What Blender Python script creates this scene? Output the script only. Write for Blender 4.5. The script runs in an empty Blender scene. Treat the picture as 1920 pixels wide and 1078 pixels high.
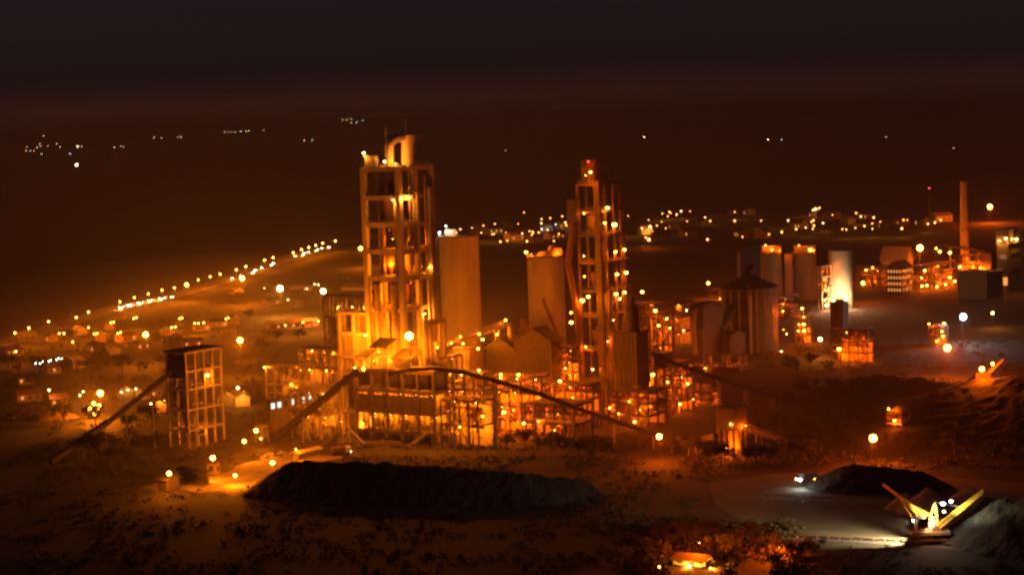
import bpy, math, random
from mathutils import Vector, Matrix, noise
sc = bpy.context.scene
COL = sc.collection
rnd = random.Random(7)
R = math.radians

# ------------------------------------------------------------------ camera
F = 4000.0                      # focal length in photo pixels (photo is 1920 x 1078)
PITCH, ROLL, CAMZ = R(4.84), R(2.0), 130.0
cd = bpy.data.cameras.new('camera'); cam = bpy.data.objects.new('camera', cd); COL.objects.link(cam)
fwd = Vector((0, math.cos(PITCH), -math.sin(PITCH))); r0 = Vector((1, 0, 0)); u0 = Vector((0, math.sin(PITCH), math.cos(PITCH)))
CR = r0 * math.cos(ROLL) - u0 * math.sin(ROLL); CU = r0 * math.sin(ROLL) + u0 * math.cos(ROLL)
cam.matrix_world = Matrix(((CR.x, CU.x, -fwd.x, 0), (CR.y, CU.y, -fwd.y, 0), (CR.z, CU.z, -fwd.z, CAMZ), (0, 0, 0, 1)))
cd.sensor_width = 36; cd.lens = 36 * F / 1920; cd.clip_start = 1; cd.clip_end = 60000
sc.camera = cam
# ------------------------------------------------------------------ night sky
w = bpy.data.worlds.new('World'); sc.world = w; w.use_nodes = True
nt = w.node_tree; nt.nodes.clear()
wo = nt.nodes.new('ShaderNodeOutputWorld'); bg = nt.nodes.new('ShaderNodeBackground'); bg2 = nt.nodes.new('ShaderNodeBackground')
tc = nt.nodes.new('ShaderNodeTexCoord'); sx = nt.nodes.new('ShaderNodeSeparateXYZ'); rp = nt.nodes.new('ShaderNodeValToRGB'); ad = nt.nodes.new('ShaderNodeAddShader')
sky = nt.nodes.new('ShaderNodeTexSky'); sky.sky_type = 'NISHITA'; sky.sun_disc = False; sky.sun_elevation = R(-4.5); sky.sun_rotation = R(-60)
bg2.inputs[1].default_value = 0.02; nt.links.new(sky.outputs[0], bg2.inputs[0])
nt.links.new(tc.outputs['Generated'], sx.inputs[0]); nt.links.new(sx.outputs[2], rp.inputs[0])
cr = rp.color_ramp; cr.elements[0].position = 0.0; cr.elements[0].color = (.0082, .0040, .0040, 1); cr.elements[1].position = .06; cr.elements[1].color = (.0096, .0066, .0076, 1)
e = cr.elements.new(.03); e.color = (.0098, .0057, .0056, 1)
e = cr.elements.new(.4); e.color = (.0058, .0048, .0062, 1)
nt.links.new(rp.outputs[0], bg.inputs[0]); bg.inputs[1].default_value = 1.0
nt.links.new(bg.outputs[0], ad.inputs[0]); nt.links.new(bg2.outputs[0], ad.inputs[1]); nt.links.new(ad.outputs[0], wo.inputs[0])
# ------------------------------------------------------------------ exposure and render settings
vs = sc.view_settings; sc.display_settings.display_device = 'sRGB'; vs.view_transform = 'Standard'; vs.look = 'None'; vs.exposure = 0.3; vs.gamma = 1.0
cy = sc.cycles; cy.use_denoising = True; cy.max_bounces = 3; cy.diffuse_bounces = 2; cy.glossy_bounces = 1; cy.volume_bounces = 0; cy.transmission_bounces = 2
cy.sample_clamp_indirect = .6; cy.sample_clamp_direct = 36.0; cy.denoising_prefilter = 'NONE'; cy.use_light_tree = True; cy.caustics_reflective = False; cy.caustics_refractive = False
cy.pixel_filter_type = 'BLACKMAN_HARRIS'; cy.filter_width = 2.6
HAZE_DENSITY, HAZE_G = 0.88e-4, -0.3
DUST_DENSITY = 2.3e-4
GAIN = 4.6                      # wattage of every lamp

# ------------------------------------------------------------------ helpers
def ray(px, py): return (fwd + CR * ((px - 960) / F) - CU * ((py - 539) / F))
def at(px, py, D):
    d = ray(px, py); t = D / d.y; return Vector((d.x * t, D, CAMZ + d.z * t))
def terr(x, y):
    h = 0.0
    if y < 380: h += max(0.0, 88 * (1 - max(y, -50) / 380) ** 1.6 - 4)
    if y > 4500:
        s = min(1, (y - 4500) / 9500); h += s * s * (3 - 2 * s) * (92 + 22 * noise.noise(Vector((x / 1500, y / 2600, 3))) + 8 * noise.noise(Vector((x / 400, y / 700, 9))))
    elif y > 1500: h += min(1, (y - 1500) / 1200) * 1.5 * noise.noise(Vector((x / 120, y / 200, 1)))
    return h
def gp(px, py, h=0.0):          # where the line of sight meets the ground (plus h)
    d = ray(px, py); t = 550.0
    if d.z < 0:
        t0 = (h - CAMZ) / d.z
        if t0 * d.y < 1500: return Vector((d.x * t0, d.y * t0, h))
        t = 1400.0
    while t < 16500:
        p = Vector((d.x * t, d.y * t, CAMZ + d.z * t))
        if p.z < terr(p.x, p.y) + h: return p
        t *= 1.004
    return Vector((d.x * t, d.y * t, CAMZ + d.z * t))
def GD(px, py): return gp(px, py).y      # distance at which something stands whose foot shows at this point
MATS = {}
def mat(name, c, rough=.85, var=.35, scale=.4, metal=0.0, stretch=1.0, bump=0.0, c2=None):
    if name in MATS: return MATS[name]
    m = bpy.data.materials.new(name); m.use_nodes = True; n = m.node_tree.nodes; l = m.node_tree.links; b = n['Principled BSDF']
    b.inputs['Roughness'].default_value = rough; b.inputs['Metallic'].default_value = metal
    t = n.new('ShaderNodeTexCoord'); mp = n.new('ShaderNodeMapping'); mp.inputs['Scale'].default_value = (1, 1, 1 / stretch); l.new(t.outputs['Object'], mp.inputs[0])
    ns = n.new('ShaderNodeTexNoise'); ns.inputs['Scale'].default_value = scale; ns.inputs['Detail'].default_value = 7; ns.inputs['Roughness'].default_value = .65; l.new(mp.outputs[0], ns.inputs['Vector'])
    r = n.new('ShaderNodeValToRGB'); a = c2 or tuple(v * (1 - var) for v in c); z = tuple(min(1, v * (1 + var)) for v in c)
    r.color_ramp.elements[0].position = .3; r.color_ramp.elements[0].color = (*a, 1); r.color_ramp.elements[1].position = .7; r.color_ramp.elements[1].color = (*z, 1)
    l.new(ns.outputs[0], r.inputs[0]); l.new(r.outputs[0], b.inputs['Base Color'])
    if bump:
        bp = n.new('ShaderNodeBump'); bp.inputs['Strength'].default_value = bump; bp.inputs['Distance'].default_value = .5; l.new(ns.outputs[0], bp.inputs['Height']); l.new(bp.outputs[0], b.inputs['Normal'])
    MATS[name] = m; return m
def emit(name, c, s):
    if name in MATS: return MATS[name]
    m = bpy.data.materials.new(name); m.use_nodes = True; n = m.node_tree.nodes; n.clear()
    o = n.new('ShaderNodeOutputMaterial'); em = n.new('ShaderNodeEmission'); em.inputs[0].default_value = (*c, 1); em.inputs[1].default_value = s
    m.node_tree.links.new(em.outputs[0], o.inputs[0]); m.cycles.emission_sampling = 'NONE'
    MATS[name] = m; return m
CONC = mat('concrete', (.36, .33, .29), .9, .3, .35, stretch=5)
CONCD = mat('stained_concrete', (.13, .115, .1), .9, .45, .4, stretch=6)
CONCS = mat('slipformed_concrete', (.4, .37, .33), .9, .2, .22, stretch=7)
STEEL = mat('painted_steel', (.16, .13, .11), .6, .5, .8, metal=.2)
STEELL = mat('pale_painted_steel', (.34, .31, .27), .55, .35, .6, metal=.1)
RUST = mat('rusty_steel', (.15, .075, .045), .8, .5, .7)
CLAD = mat('dusty_cladding', (.06, .05, .042), .7, .35, .5, stretch=3)
DARK = mat('silhouette_steel', (.05, .04, .034), .8, .5, .7)  # silhouette shade of backlit frames and walls put into the base colour
CLADL = mat('pale_cladding', (.42, .4, .36), .7, .25, .5, stretch=4)
DUCT = mat('duct_plate', (.33, .27, .22), .6, .35, .5, stretch=3)
ROOF = mat('dusty_roof_sheet', (.05, .043, .037), .8, .4, .5)
RUBBER = mat('dark_rubber', (.03, .03, .03), .8, .3, 2)
YEL = mat('yellow_paint', (.75, .52, .06), .45, .2, 1.2)
COAL = mat('coal_dust', (.022, .02, .019), .95, .45, .35, bump=.6)
LIME = mat('crushed_limestone', (.3, .28, .25), .95, .3, .5, bump=.6)
GREYP = mat('grey_ore', (.02, .023, .02), .95, .4, .45, bump=.7)
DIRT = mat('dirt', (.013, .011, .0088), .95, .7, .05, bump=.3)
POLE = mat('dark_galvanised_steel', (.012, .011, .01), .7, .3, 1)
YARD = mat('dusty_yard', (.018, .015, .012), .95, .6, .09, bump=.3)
GRAV = mat('lit_patch_gravel', (.2, .165, .12), .95, .55, .12, bump=.5)
STOCK = mat('limestone_dust', (.1, .092, .075), .95, .45, .08, bump=.4)
ASPH = mat('asphalt', (.06, .057, .055), .8, .3, .3)
LEAF = mat('leaf', (.05, .06, .025), .8, .5, .5)
LEAFD = mat('dry_leaf', (.05, .04, .02), .8, .5, .5)
BARK = mat('bark', (.1, .075, .055), .95, .4, 2)
WHITE = mat('white_plaster', (.5, .46, .4), .9, .15, .8)
PLAST = mat('ochre_plaster', (.3, .24, .17), .9, .2, .8)
TILE = mat('clay_roof', (.2, .1, .07), .9, .35, .8)
GLASSD = mat('dark_glass', (.03, .03, .035), .15, .2, 1)
CARP = [mat('car_paint_%s' % a, c, .35, .1, 1) for a, c in (('white', (.7, .7, .68)), ('dark', (.05, .05, .06)), ('red', (.35, .04, .03)))]
NA, WA, WH, RD = (1.0, .185, .002), (1.0, .28, .018), (.86, 1.0, .92), (1.0, .03, .015)
LC = {'na': NA, 'wa': WA, 'wh': WH, 'rd': RD, 'nr': (1, .11, .001), 'ww': (1, .58, .24), 'flood': (1, .72, .34), 'cool': (.9, 1, .9)}
EM = {k: emit('lamp_glow_' + k, c, s) for k, c, s in (('na', (1, .36, .03), 34), ('wa', (1, .58, .17), 26), ('wh', (.9, 1, .95), 24), ('rd', (1, .05, .03), 8))}
EM['ww'] = EM['wa']
EMF = {k: emit('far_lamp_glow_' + k, c, s) for k, c, s in (('na', (1, .34, .05), 8), ('wa', (1, .46, .13), 8), ('wh', (.85, 1, .9), 6), ('rd', (1, .12, .05), 26))}
WIN = emit('lit_window', (1, .33, .07), 1.1); WINC = emit('cool_lit_window', (.75, .95, .8), 1.3); HEAD = emit('headlight_glow', (1, .75, .45), 60); TAIL = emit('tail_light_glow', (1, .05, .02), 12)

class MB:
    def __init__(s): s.v = []; s.f = []; s.sm = []
    def add(s, vs, fs, smooth=False):
        b = len(s.v); s.v += [tuple(p) for p in vs]
        for f in fs: s.f.append([b + i for i in f]); s.sm.append(smooth)
        return s
    def box(s, x0, x1, y0, y1, z0, z1):
        return s.add([(x0, y0, z0), (x1, y0, z0), (x1, y1, z0), (x0, y1, z0), (x0, y0, z1), (x1, y0, z1), (x1, y1, z1), (x0, y1, z1)],
                     [(0, 3, 2, 1), (4, 5, 6, 7), (0, 1, 5, 4), (1, 2, 6, 5), (2, 3, 7, 6), (3, 0, 4, 7)])
    def beam(s, p, q, w, h=None):
        p, q = Vector(p), Vector(q); d = (q - p)
        if d.length < 1e-6: return s
        d.normalize(); a = Vector((0, 0, 1)) if abs(d.z) < .95 else Vector((1, 0, 0)); x = d.cross(a).normalized(); y = x.cross(d).normalized(); h = h or w
        c = [x * (w / 2 * i) + y * (h / 2 * j) for i, j in ((-1, -1), (1, -1), (1, 1), (-1, 1))]
        return s.add([p + k for k in c] + [q + k for k in c], [(3, 2, 1, 0), (4, 5, 6, 7), (0, 1, 5, 4), (1, 2, 6, 5), (2, 3, 7, 6), (3, 0, 4, 7)])
    def cyl(s, p, q, r, r2=None, n=20, cap=True):
        p, q = Vector(p), Vector(q); r2 = r if r2 is None else r2; d = (q - p).normalized(); a = Vector((0, 0, 1)) if abs(d.z) < .95 else Vector((1, 0, 0)); x = d.cross(a).normalized(); y = d.cross(x).normalized()
        A = [p + (x * math.cos(t) + y * math.sin(t)) * r for t in [2 * math.pi * i / n for i in range(n)]]
        B = [q + (x * math.cos(t) + y * math.sin(t)) * r2 for t in [2 * math.pi * i / n for i in range(n)]]
        s.add(A + B, [(i, (i + 1) % n, n + (i + 1) % n, n + i) for i in range(n)], True)
        if cap: s.add(A, [list(range(n))[::-1]]); s.add(B, [list(range(n))])
        return s
    def tube(s, pts, r, n=12):
        pts = [Vector(p) for p in pts]; rings = []
        for i, p in enumerate(pts):
            d = (pts[min(i + 1, len(pts) - 1)] - pts[max(i - 1, 0)]).normalized(); a = Vector((0, 1, 0)) if abs(d.y) < .9 else Vector((1, 0, 0)); x = d.cross(a).normalized(); y = d.cross(x).normalized()
            rings += [p + (x * math.cos(t) + y * math.sin(t)) * r for t in [2 * math.pi * k / n for k in range(n)]]
        s.add(rings, [(i * n + k, i * n + (k + 1) % n, (i + 1) * n + (k + 1) % n, (i + 1) * n + k) for i in range(len(pts) - 1) for k in range(n)], True)
        s.add(rings[:n], [list(range(n))[::-1]]); s.add(rings[-n:], [list(range(n))]); return s
    def prism(s, poly, y0, y1):      # polygon in xz swept along y
        n = len(poly); return s.add([(x, y0, z) for x, z in poly] + [(x, y1, z) for x, z in poly], [list(range(n)), list(range(n, 2 * n))[::-1]] + [(i, n + i, n + (i + 1) % n, (i + 1) % n) for i in range(n)])
    def ball(s, c, r, n=10, m=7):
        c = Vector(c); vs = [c + Vector((0, 0, r))] + [c + Vector((math.sin(math.pi * i / m) * math.cos(2 * math.pi * j / n), math.sin(math.pi * i / m) * math.sin(2 * math.pi * j / n), math.cos(math.pi * i / m))) * r for i in range(1, m) for j in range(n)] + [c - Vector((0, 0, r))]
        fs = [(0, 1 + j, 1 + (j + 1) % n) for j in range(n)] + [(1 + i * n + j, 1 + (i + 1) * n + j, 1 + (i + 1) * n + (j + 1) % n, 1 + i * n + (j + 1) % n) for i in range(m - 2) for j in range(n)]
        b = 1 + (m - 2) * n; fs += [(b + j, len(vs) - 1, b + (j + 1) % n) for j in range(n)]
        return s.add(vs, fs, True)
    def mesh(s, name, material):
        me = bpy.data.meshes.new(name); me.from_pydata(s.v, [], s.f); me.polygons.foreach_set('use_smooth', s.sm); me.materials.append(material); me.update(); return me
    def build(s, name, material, parent=None, loc=None, **tags):
        o = bpy.data.objects.new(name, s.mesh(name, material)); COL.objects.link(o)
        if parent: o.parent = parent
        if loc is not None: o.location = loc
        for k, v in tags.items(): o[k] = v
        return o
def put(name, me, parent, loc=(0, 0, 0)):
    o = bpy.data.objects.new(name, me); COL.objects.link(o); o.parent = parent; o.location = loc; return o
def thing(name, label, cat, loc=(0, 0, 0), rz=0.0, group=None):
    o = bpy.data.objects.new(name, None); COL.objects.link(o); o.location = loc; o.rotation_euler = (0, 0, rz); o.empty_display_size = .5
    o['label'] = label; o['category'] = cat
    if group: o['group'] = group
    return o
ONES = 'zeroth first second third fourth fifth sixth seventh eighth ninth tenth eleventh twelfth thirteenth fourteenth fifteenth sixteenth seventeenth eighteenth nineteenth'.split()
TENS = {20: 'twent', 30: 'thirt', 40: 'fort', 50: 'fift', 60: 'sixt', 70: 'sevent', 80: 'eight', 90: 'ninet'}
def nth(n):
    if n < 20: return ONES[n]
    if n >= 100: return 'hundred-and-' + nth(n - 100) if n > 100 else 'hundredth'
    t, o = n // 10 * 10, n % 10
    return TENS[t] + ('ieth' if not o else 'y-' + ONES[o])
_lights = {}
def light(parent, loc, power, c, radius=.35):
    k = (round(power, 1), c, radius)
    if k not in _lights:
        d = bpy.data.lights.new('lamp_light', 'POINT'); d.energy = power * GAIN; d.color = LC[c]; d.shadow_soft_size = radius; _lights[k] = d
    o = bpy.data.objects.new('lamp_light', _lights[k]); COL.objects.link(o); o.parent = parent; o.location = loc; return o
def spot(parent, loc, power, c, aim, size=84):
    d = bpy.data.lights.new('flood_light', 'SPOT'); d.energy = power * GAIN; d.color = LC[c]; d.shadow_soft_size = .25; d.spot_size = R(size); d.spot_blend = .7
    o = bpy.data.objects.new('flood_light', d); COL.objects.link(o); o.parent = parent; o.location = loc; o.rotation_euler = Vector(aim).to_track_quat('-Z', 'Y').to_euler(); return o
_bulbs = {}
def bulb_mesh(r, c, far=False):
    k = (round(r, 2), c, far)
    if k not in _bulbs: _bulbs[k] = MB().ball((0, 0, 0), r).mesh('bulb', (EMF if far else EM)[c])
    return _bulbs[k]
_hood = {}
def lamp(parent, p, power=4000, r=.5, c='na', out=(0, 0, -1)):   # a lamp fixed to a structure: hood and bulb, and its light
    p = Vector(p); out = Vector(out); redder = c == 'na' and parent.location.x > 4; r = round(r * rnd.choice((.6, .75, .85, 1.0)), 2)
    k = round(r, 2)
    if k not in _hood: _hood[k] = MB().cyl((0, 0, r * .5), (0, 0, r * 1.25), r * 1.15, r * .5, 10).mesh('lamp_hood', STEEL)
    h = put('floodlight', _hood[k], parent, p); put('bulb', bulb_mesh(r, c), h)
    if power: light(parent, p + out * (r + .3), power, 'nr' if redder else c)
    return h

# ------------------------------------------------------------------ ground
def axis(a, b, lo, hi, fine, coarse):
    out, x = [], a
    while x < b: out.append(x); x += fine if lo <= x < hi else coarse
    return out + [b]
xs = axis(-6500, 6500, -500, 500, 40, 170); ys = [-200, -100, 0, 60, 110, 160, 210, 260, 310, 360, 410, 440, 460, 480, 520] + [560 + 60 * i for i in range(24)] + [2000 + 150 * i for i in range(17)] + [4600 + 300 * i for i in range(39)]
g = MB(); g.v = [(x, y, terr(x, y)) for y in ys for x in xs]; nx = len(xs)
g.f = [(j * nx + i, j * nx + i + 1, (j + 1) * nx + i + 1, (j + 1) * nx + i) for j in range(len(ys) - 1) for i in range(nx - 1)]; g.sm = [True] * len(g.f)
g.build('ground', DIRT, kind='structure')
def sheet(name, pts, z, material):
    m = MB(); P = [gp(*p) for p in pts]; m.add([(p.x, p.y, z) for p in P], [list(range(len(P)))])
    return m.build(name, material, kind='structure')
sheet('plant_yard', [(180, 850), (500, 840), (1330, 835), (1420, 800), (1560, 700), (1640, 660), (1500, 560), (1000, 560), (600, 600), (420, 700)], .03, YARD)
sheet('gravel_yard', [(262, 912), (296, 921), (330, 914), (372, 924), (410, 921), (438, 930), (468, 920), (486, 905), (520, 888), (545, 872), (600, 866), (652, 856), (610, 850), (560, 856), (528, 845), (500, 850), (478, 864), (446, 872), (430, 884), (400, 890), (372, 901), (330, 898)], .06, GRAV)  # pale gravel, outline cut to the pool of lamp light
sheet('stockyard_ground', [(1330, 905), (1450, 888), (1560, 885), (1700, 890), (1925, 905), (1960, 1034), (1680, 1019), (1500, 1004), (1400, 985), (1340, 945)], .05, STOCK)
def road(name, px, wid, z, material):
    P = [gp(*p) for p in px]; m = MB(); vs = []
    Q = []
    for a, b in zip(P, P[1:]): Q += [a.lerp(b, i / 12) for i in range(12)]
    Q.append(P[-1])
    for i, p in enumerate(Q):
        d = Q[min(i + 1, len(Q) - 1)] - Q[max(i - 1, 0)]; d.z = 0; d.normalize(); n = Vector((-d.y, d.x, 0)) * wid / 2
        for q in (p + n, p - n): vs.append((q.x, q.y, terr(q.x, q.y) + z))
    m.add(vs, [(2 * i, 2 * i + 1, 2 * i + 3, 2 * i + 2) for i in range(len(Q) - 1)]); m.build(name, material, kind='structure'); return Q
HWY = road('highway', [(-60, 660), (20, 641), (150, 598), (232, 575), (310, 560), (380, 540), (445, 520), (515, 493), (605, 466), (660, 452), (760, 438)], 22, .35, mat('worn_road', (.16, .145, .13), .85, .3, .1))
road('track', [(1440, 1003), (1600, 1012), (1780, 1024), (1960, 1040)], 7, .09, ASPH)
road('plant_road', [(600, 850), (800, 850), (1010, 850), (1200, 858), (1330, 862), (1500, 850)], 9, .09, YARD)
road('side_road', [(390, 590), (520, 583), (640, 575), (700, 570)], 9, .2, YARD)

# ------------------------------------------------------------------ stockpiles
def heap(name, label, ridge, material, slope=.7, seed=1, step=1.2, rough=.5):
    ridge = [Vector(p) for p in ridge]; S = []
    for a, b in zip(ridge, ridge[1:]):
        n = max(1, int((b - a).length / 1.5)); S += [a.lerp(b, i / n) for i in range(n)]
    S.append(ridge[-1]); m = max(p.z for p in S) / slope + 2
    x0, x1, y0, y1 = min(p.x for p in S) - m, max(p.x for p in S) + m, min(p.y for p in S) - m, max(p.y for p in S) + m
    nx, ny = int((x1 - x0) / step) + 1, int((y1 - y0) / step) + 1; st = []
    b = MB(); c = Vector(((x0 + x1) / 2, (y0 + y1) / 2, 0))
    for j in range(ny):
        for i in range(nx):
            x, y = x0 + i * step, y0 + j * step
            z = max(p.z - slope * math.hypot(x - p.x, y - p.y) for p in S)
            z += rough * noise.noise(Vector((x / 4.2, y / 4.2, seed))) + rough * .45 * noise.noise(Vector((x / 1.6, y / 1.6, seed)))
            b.v.append((x - c.x, y - c.y, max(z, -.4)))
    for j in range(ny - 1):
        for i in range(nx - 1):
            q = (j * nx + i, j * nx + i + 1, (j + 1) * nx + i + 1, (j + 1) * nx + i)
            if max(b.v[k][2] for k in q) > -.4: b.f.append(q); b.sm.append(False if rough > .6 else True)
    return b.build(name, material, loc=c, label=label, category='stockpile')
def hp(px, py, z): return gp(px, py, z)
heap('coal_pile', 'long black coal pile stretching in front of the plant and its unlit stacker', [hp(548, 862, 11), hp(700, 866, 11.5), hp(840, 874, 11), hp(980, 884, 9.5), hp(1090, 897, 6)], COAL, .62, 3, 1.0, 1.0)
heap('coal_pile', 'tall dark grey stockpile touching the raised boom of the yellow stacker', [hp(1850, 929, 12.5), hp(1930, 940, 13), hp(2050, 958, 13)], GREYP, .72, 5, 1.0, .9)
heap('limestone_pile', 'small pale limestone cone furthest from the yellow stacker among the three cones', [hp(1700, 922, 5)], LIME, .66, 6, .9)
heap('limestone_pile', 'middle pale limestone cone, the sharpest peak behind the yellow stacker', [hp(1741, 912, 7.5)], LIME, .7, 7, .9)
heap('limestone_pile', 'broad pale limestone ridge behind the boom tip of the yellow stacker', [hp(1810, 914, 6), hp(1870, 917, 6.5), hp(1930, 930, 6)], LIME, .66, 8)
heap('overburden_mound', 'low dark earth mound between the stockyard cones and the lone orange lamp', [hp(1575, 874, 6.5), hp(1605, 868, 8), hp(1660, 874, 7), hp(1730, 884, 5)], DIRT, .5, 9, 1.2, .7)
heap('spoil_bank', 'wide dark spoil bank rising under the tripper conveyor at the stockyard edge', [hp(1770, 735, 12), hp(1830, 712, 15), hp(1900, 702, 17), hp(1990, 700, 18)], DIRT, .3, 11, 3, 1.0)
heap('spoil_bank', 'dark scrubby earth bank beside the white flood lamp, far stockyard side', [hp(1660, 700, 7), hp(1740, 712, 9), hp(1830, 745, 7)], DIRT, .22, 12, 3, 1.0)
heap('clay_mound', 'low reddish clay mound at the village edge beside the cluster of hut lamps', [hp(45, 762, 4), hp(105, 762, 5)], mat('red_clay', (.2, .13, .09), .95, .3, .3), .5, 13)

# ------------------------------------------------------------------ placing buildings: near corner, two faces 35 and 55 degrees off the picture
class Site:
    def __init__(s, name, label, cat, px, top, D, lpx, rpx, rot=35, group=None):
        s.D = D; p = at(px, top, D); s.o = Vector((p.x, D, 0)); s.H = p.z; a = R(rot); s.u = Vector((-math.cos(a), math.sin(a), 0)); s.v = Vector((math.sin(a), math.cos(a), 0))
        s.t = thing(name, label, cat, s.o, math.atan2(s.v.y, s.v.x), group)
        s.Lu = s.L(lpx, top)[1]; s.Lv = s.Rr(rpx, top)[0]
    def hit(s, px, py, n, off):
        d = ray(px, py); c = Vector((0, 0, CAMZ)); k = s.o + n * off; t = (k - c).dot(n) / d.dot(n); p = c + d * t - s.o
        return Vector((p.dot(s.v), p.dot(s.u), p.z))
    def L(s, px, py, off=0): return s.hit(px, py, -s.v, off)        # on the left face (local x = 0)
    def Rr(s, px, py, off=0): return s.hit(px, py, -s.u, off)       # on the right face (local y = 0)
    def z(s, py): 
        q = at(960, 539, s.D); d = s.o.copy(); best = 0
        lo, hi = -60.0, 200.0
        for _ in range(40):
            m = (lo + hi) / 2; v = Vector((s.o.x, s.D, m)) - Vector((0, 0, CAMZ)); y = 539 - F * v.dot(CU) / v.dot(fwd)
            if y > py: lo = m
            else: hi = m
        return lo
def part(m, name, material, S): return m.build(name, material, S.t if isinstance(S, Site) else S)
def grid(a, n): return [a * i / n for i in range(n + 1)]
def frame(S, zs, nu, nv, col=.8, beam=.6, cm=None, slab=None, brace=(), rail=True, x0=0, y0=0, back=None, inner=True):
    cm = cm or STEEL; U, V = grid(S.Lu, nu), grid(S.Lv, nv)
    for y in U:
        for x in V:
            if 0 < y < S.Lu - .01 and 0 < x < S.Lv - .01 and not inner: continue
            part(MB().box(x - col / 2, x + col / 2, y - col / 2, y + col / 2, 0, zs[-1]), 'column', cm, S)
    for i, z in enumerate(zs):
        m = MB(); h = col / 2
        for y in U:
            for xa, xb in zip(V, V[1:]): m.box(xa + h, xb - h, y - beam / 2, y + beam / 2, z - beam * 1.5, z - .002)
        for x in V:
            for ya, yb in zip(U, U[1:]): m.box(x - beam / 2, x + beam / 2, ya + h, yb - h, z - beam * 1.5 - .003, z - .004)
        part(m, 'floor_frame', cm, S)
        if slab and (i < len(zs) - 1 or slab != 'deck'):
            part(MB().box(.15, S.Lv - .15, .15, S.Lu - .15, z, z + .22), 'floor_slab', CONCD if slab == True else (slab if not isinstance(slab, str) else STEEL), S)
        if rail and i < len(zs):
            m = MB()
            for zz in (.55, 1.1): m.box(-.05, .05, 0, S.Lu, z + .22 + zz - .04, z + .22 + zz + .04); m.box(0, S.Lv, -.05, .05, z + .22 + zz - .04, z + .22 + zz + .04)
            for k in range(int(S.Lv / 2)): m.box(2 * k + .95, 2 * k + 1.05, -.05, .05, z + .2, z + 1.3)
            for k in range(int(S.Lu / 2)): m.box(-.05, .05, 2 * k + .95, 2 * k + 1.05, z + .2, z + 1.3)
            part(m, 'railing_frame', STEELL, S)
    for face in brace:
        m = MB(); zz = [0] + list(zs)
        for i in range(len(zz) - 1):
            if face == 'R':
                for k in range(nv):
                    a, b = (V[k], V[k + 1]) if (k + i) % 2 else (V[k + 1], V[k])
                    m.beam((a, 0, zz[i]), (b, 0, zz[i + 1] - beam), .25)
            else:
                for k in range(nu):
                    a, b = (U[k], U[k + 1]) if (k + i) % 2 else (U[k + 1], U[k])
                    m.beam((0, a, zz[i]), (0, b, zz[i + 1] - beam), .25)
        part(m, 'bracing_lattice', cm, S)
    if back:
        part(MB().box(S.Lv - .3 + .5, S.Lv + .5, 0, S.Lu, 0, zs[-1]), 'rear_wall', back, S); part(MB().box(0, S.Lv, S.Lu + .5, S.Lu + .8, 0, zs[-1]), 'rear_wall', back, S)
def stairs(S, face, a, b, zs, off=1.2, w=1.1):
    m = MB()
    for i, (z0, z1) in enumerate(zip(zs, zs[1:])):
        n = max(1, round((z1 - z0) / 4))
        for k in range(n):
            za, zb = z0 + (z1 - z0) * k / n, z0 + (z1 - z0) * (k + 1) / n; p, q = (a, b) if k % 2 == 0 else (b, a)
            A, B = ((p, -off, za), (q, -off, zb)) if face == 'R' else ((-off, p, za), (-off, q, zb))
            m.beam(A, B, w, .25); m.beam(Vector(A) + Vector((0, 0, 1)), Vector(B) + Vector((0, 0, 1)), .1)
            m.box(q - .7, q + .7, -off - w / 2, -off + w / 2, zb - .1, zb) if face == 'R' else m.box(-off - w / 2, -off + w / 2, q - .7, q + .7, zb - .1, zb)
    part(m, 'stairway', STEELL, S)

# ------------------------------------------------------------------ the tall concrete preheater tower
T = Site('preheater_tower', 'tallest tower: concrete frame preheater tower crowned by an inverted U duct and masts', 'tower', 746, 313, 850, 681, 806)
yz = [660, 578, 520, 469, 418, 367]; zs = [T.z(740)] + [T.z(y) for y in yz] + [T.H]
frame(T, zs, 1, 2, 2.1, 1.2, CONC, slab=CONCD)
for y in (T.Lu * .25, T.Lu * .72):        # preheater risers on the lower floors, close to the lit face
    m = MB()
    m.cyl((.4, y, 2), (.4, y, zs[3] - 3), 1.7, n=20); m.cyl((.4, y, zs[3] - 3), (2.4, y, zs[3]), 1.7, 1.2, n=20)
    for z in (zs[0], zs[1], zs[2]): m.cyl((.4, y, z - 1.4), (.4, y, z - .7), 2.05, n=20)
    part(m, 'riser_duct', DUCT, T)
for i, (x, y, lev) in enumerate(((7.5, 11.5, 3), (8, 5, 4), (7.5, 11.5, 5), (13.5, 6, 3), (15, 10, 2), (13.5, 11, 4), (14, 5.5, 5), (9, 10, 6), (8, 8, 1))):
    z = zs[min(lev, len(zs) - 1)] + 4; m = MB(); m.cyl((x, y, z), (x, y, z + 4.8), 2.6, n=22); m.cyl((x, y, z - 4.6), (x, y, z), .6, 2.6, 22); m.cyl((x, y, z - 8), (x, y, z - 4.6), .5, n=12); m.cyl((x, y, z + 4.8), (x, y, z + 6), 1.3, n=16)
    part(m, 'cyclone', DUCT if i % 2 else RUST, T)
m = MB(); m.cyl((2.6, 3.6, zs[3]), (2.6, 3.6, zs[6] - 2), 1.3, n=16); part(m, 'gas_duct', DUCT, T)
m = MB(); m.cyl((4.5, 12.5, zs[3]), (4.5, 12.5, zs[5]), 1.0, n=16); part(m, 'gas_duct', RUST, T)
m = MB()
for x in (T.Lv * .24, T.Lv * .33): m.box(x - .12, x + .12, -1.3, -1.0, 0, T.H)
for k in range(int(T.H / 2.2)): m.box(T.Lv * .24, T.Lv * .33, -1.25, -1.05, k * 2.2, k * 2.2 + .18)
for z in zs: m.box(T.Lv * .2, T.Lv * .4, -2.0, -.7, z + .002, z + .2)
part(m, 'ladder_frame', STEELL, T)
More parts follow.
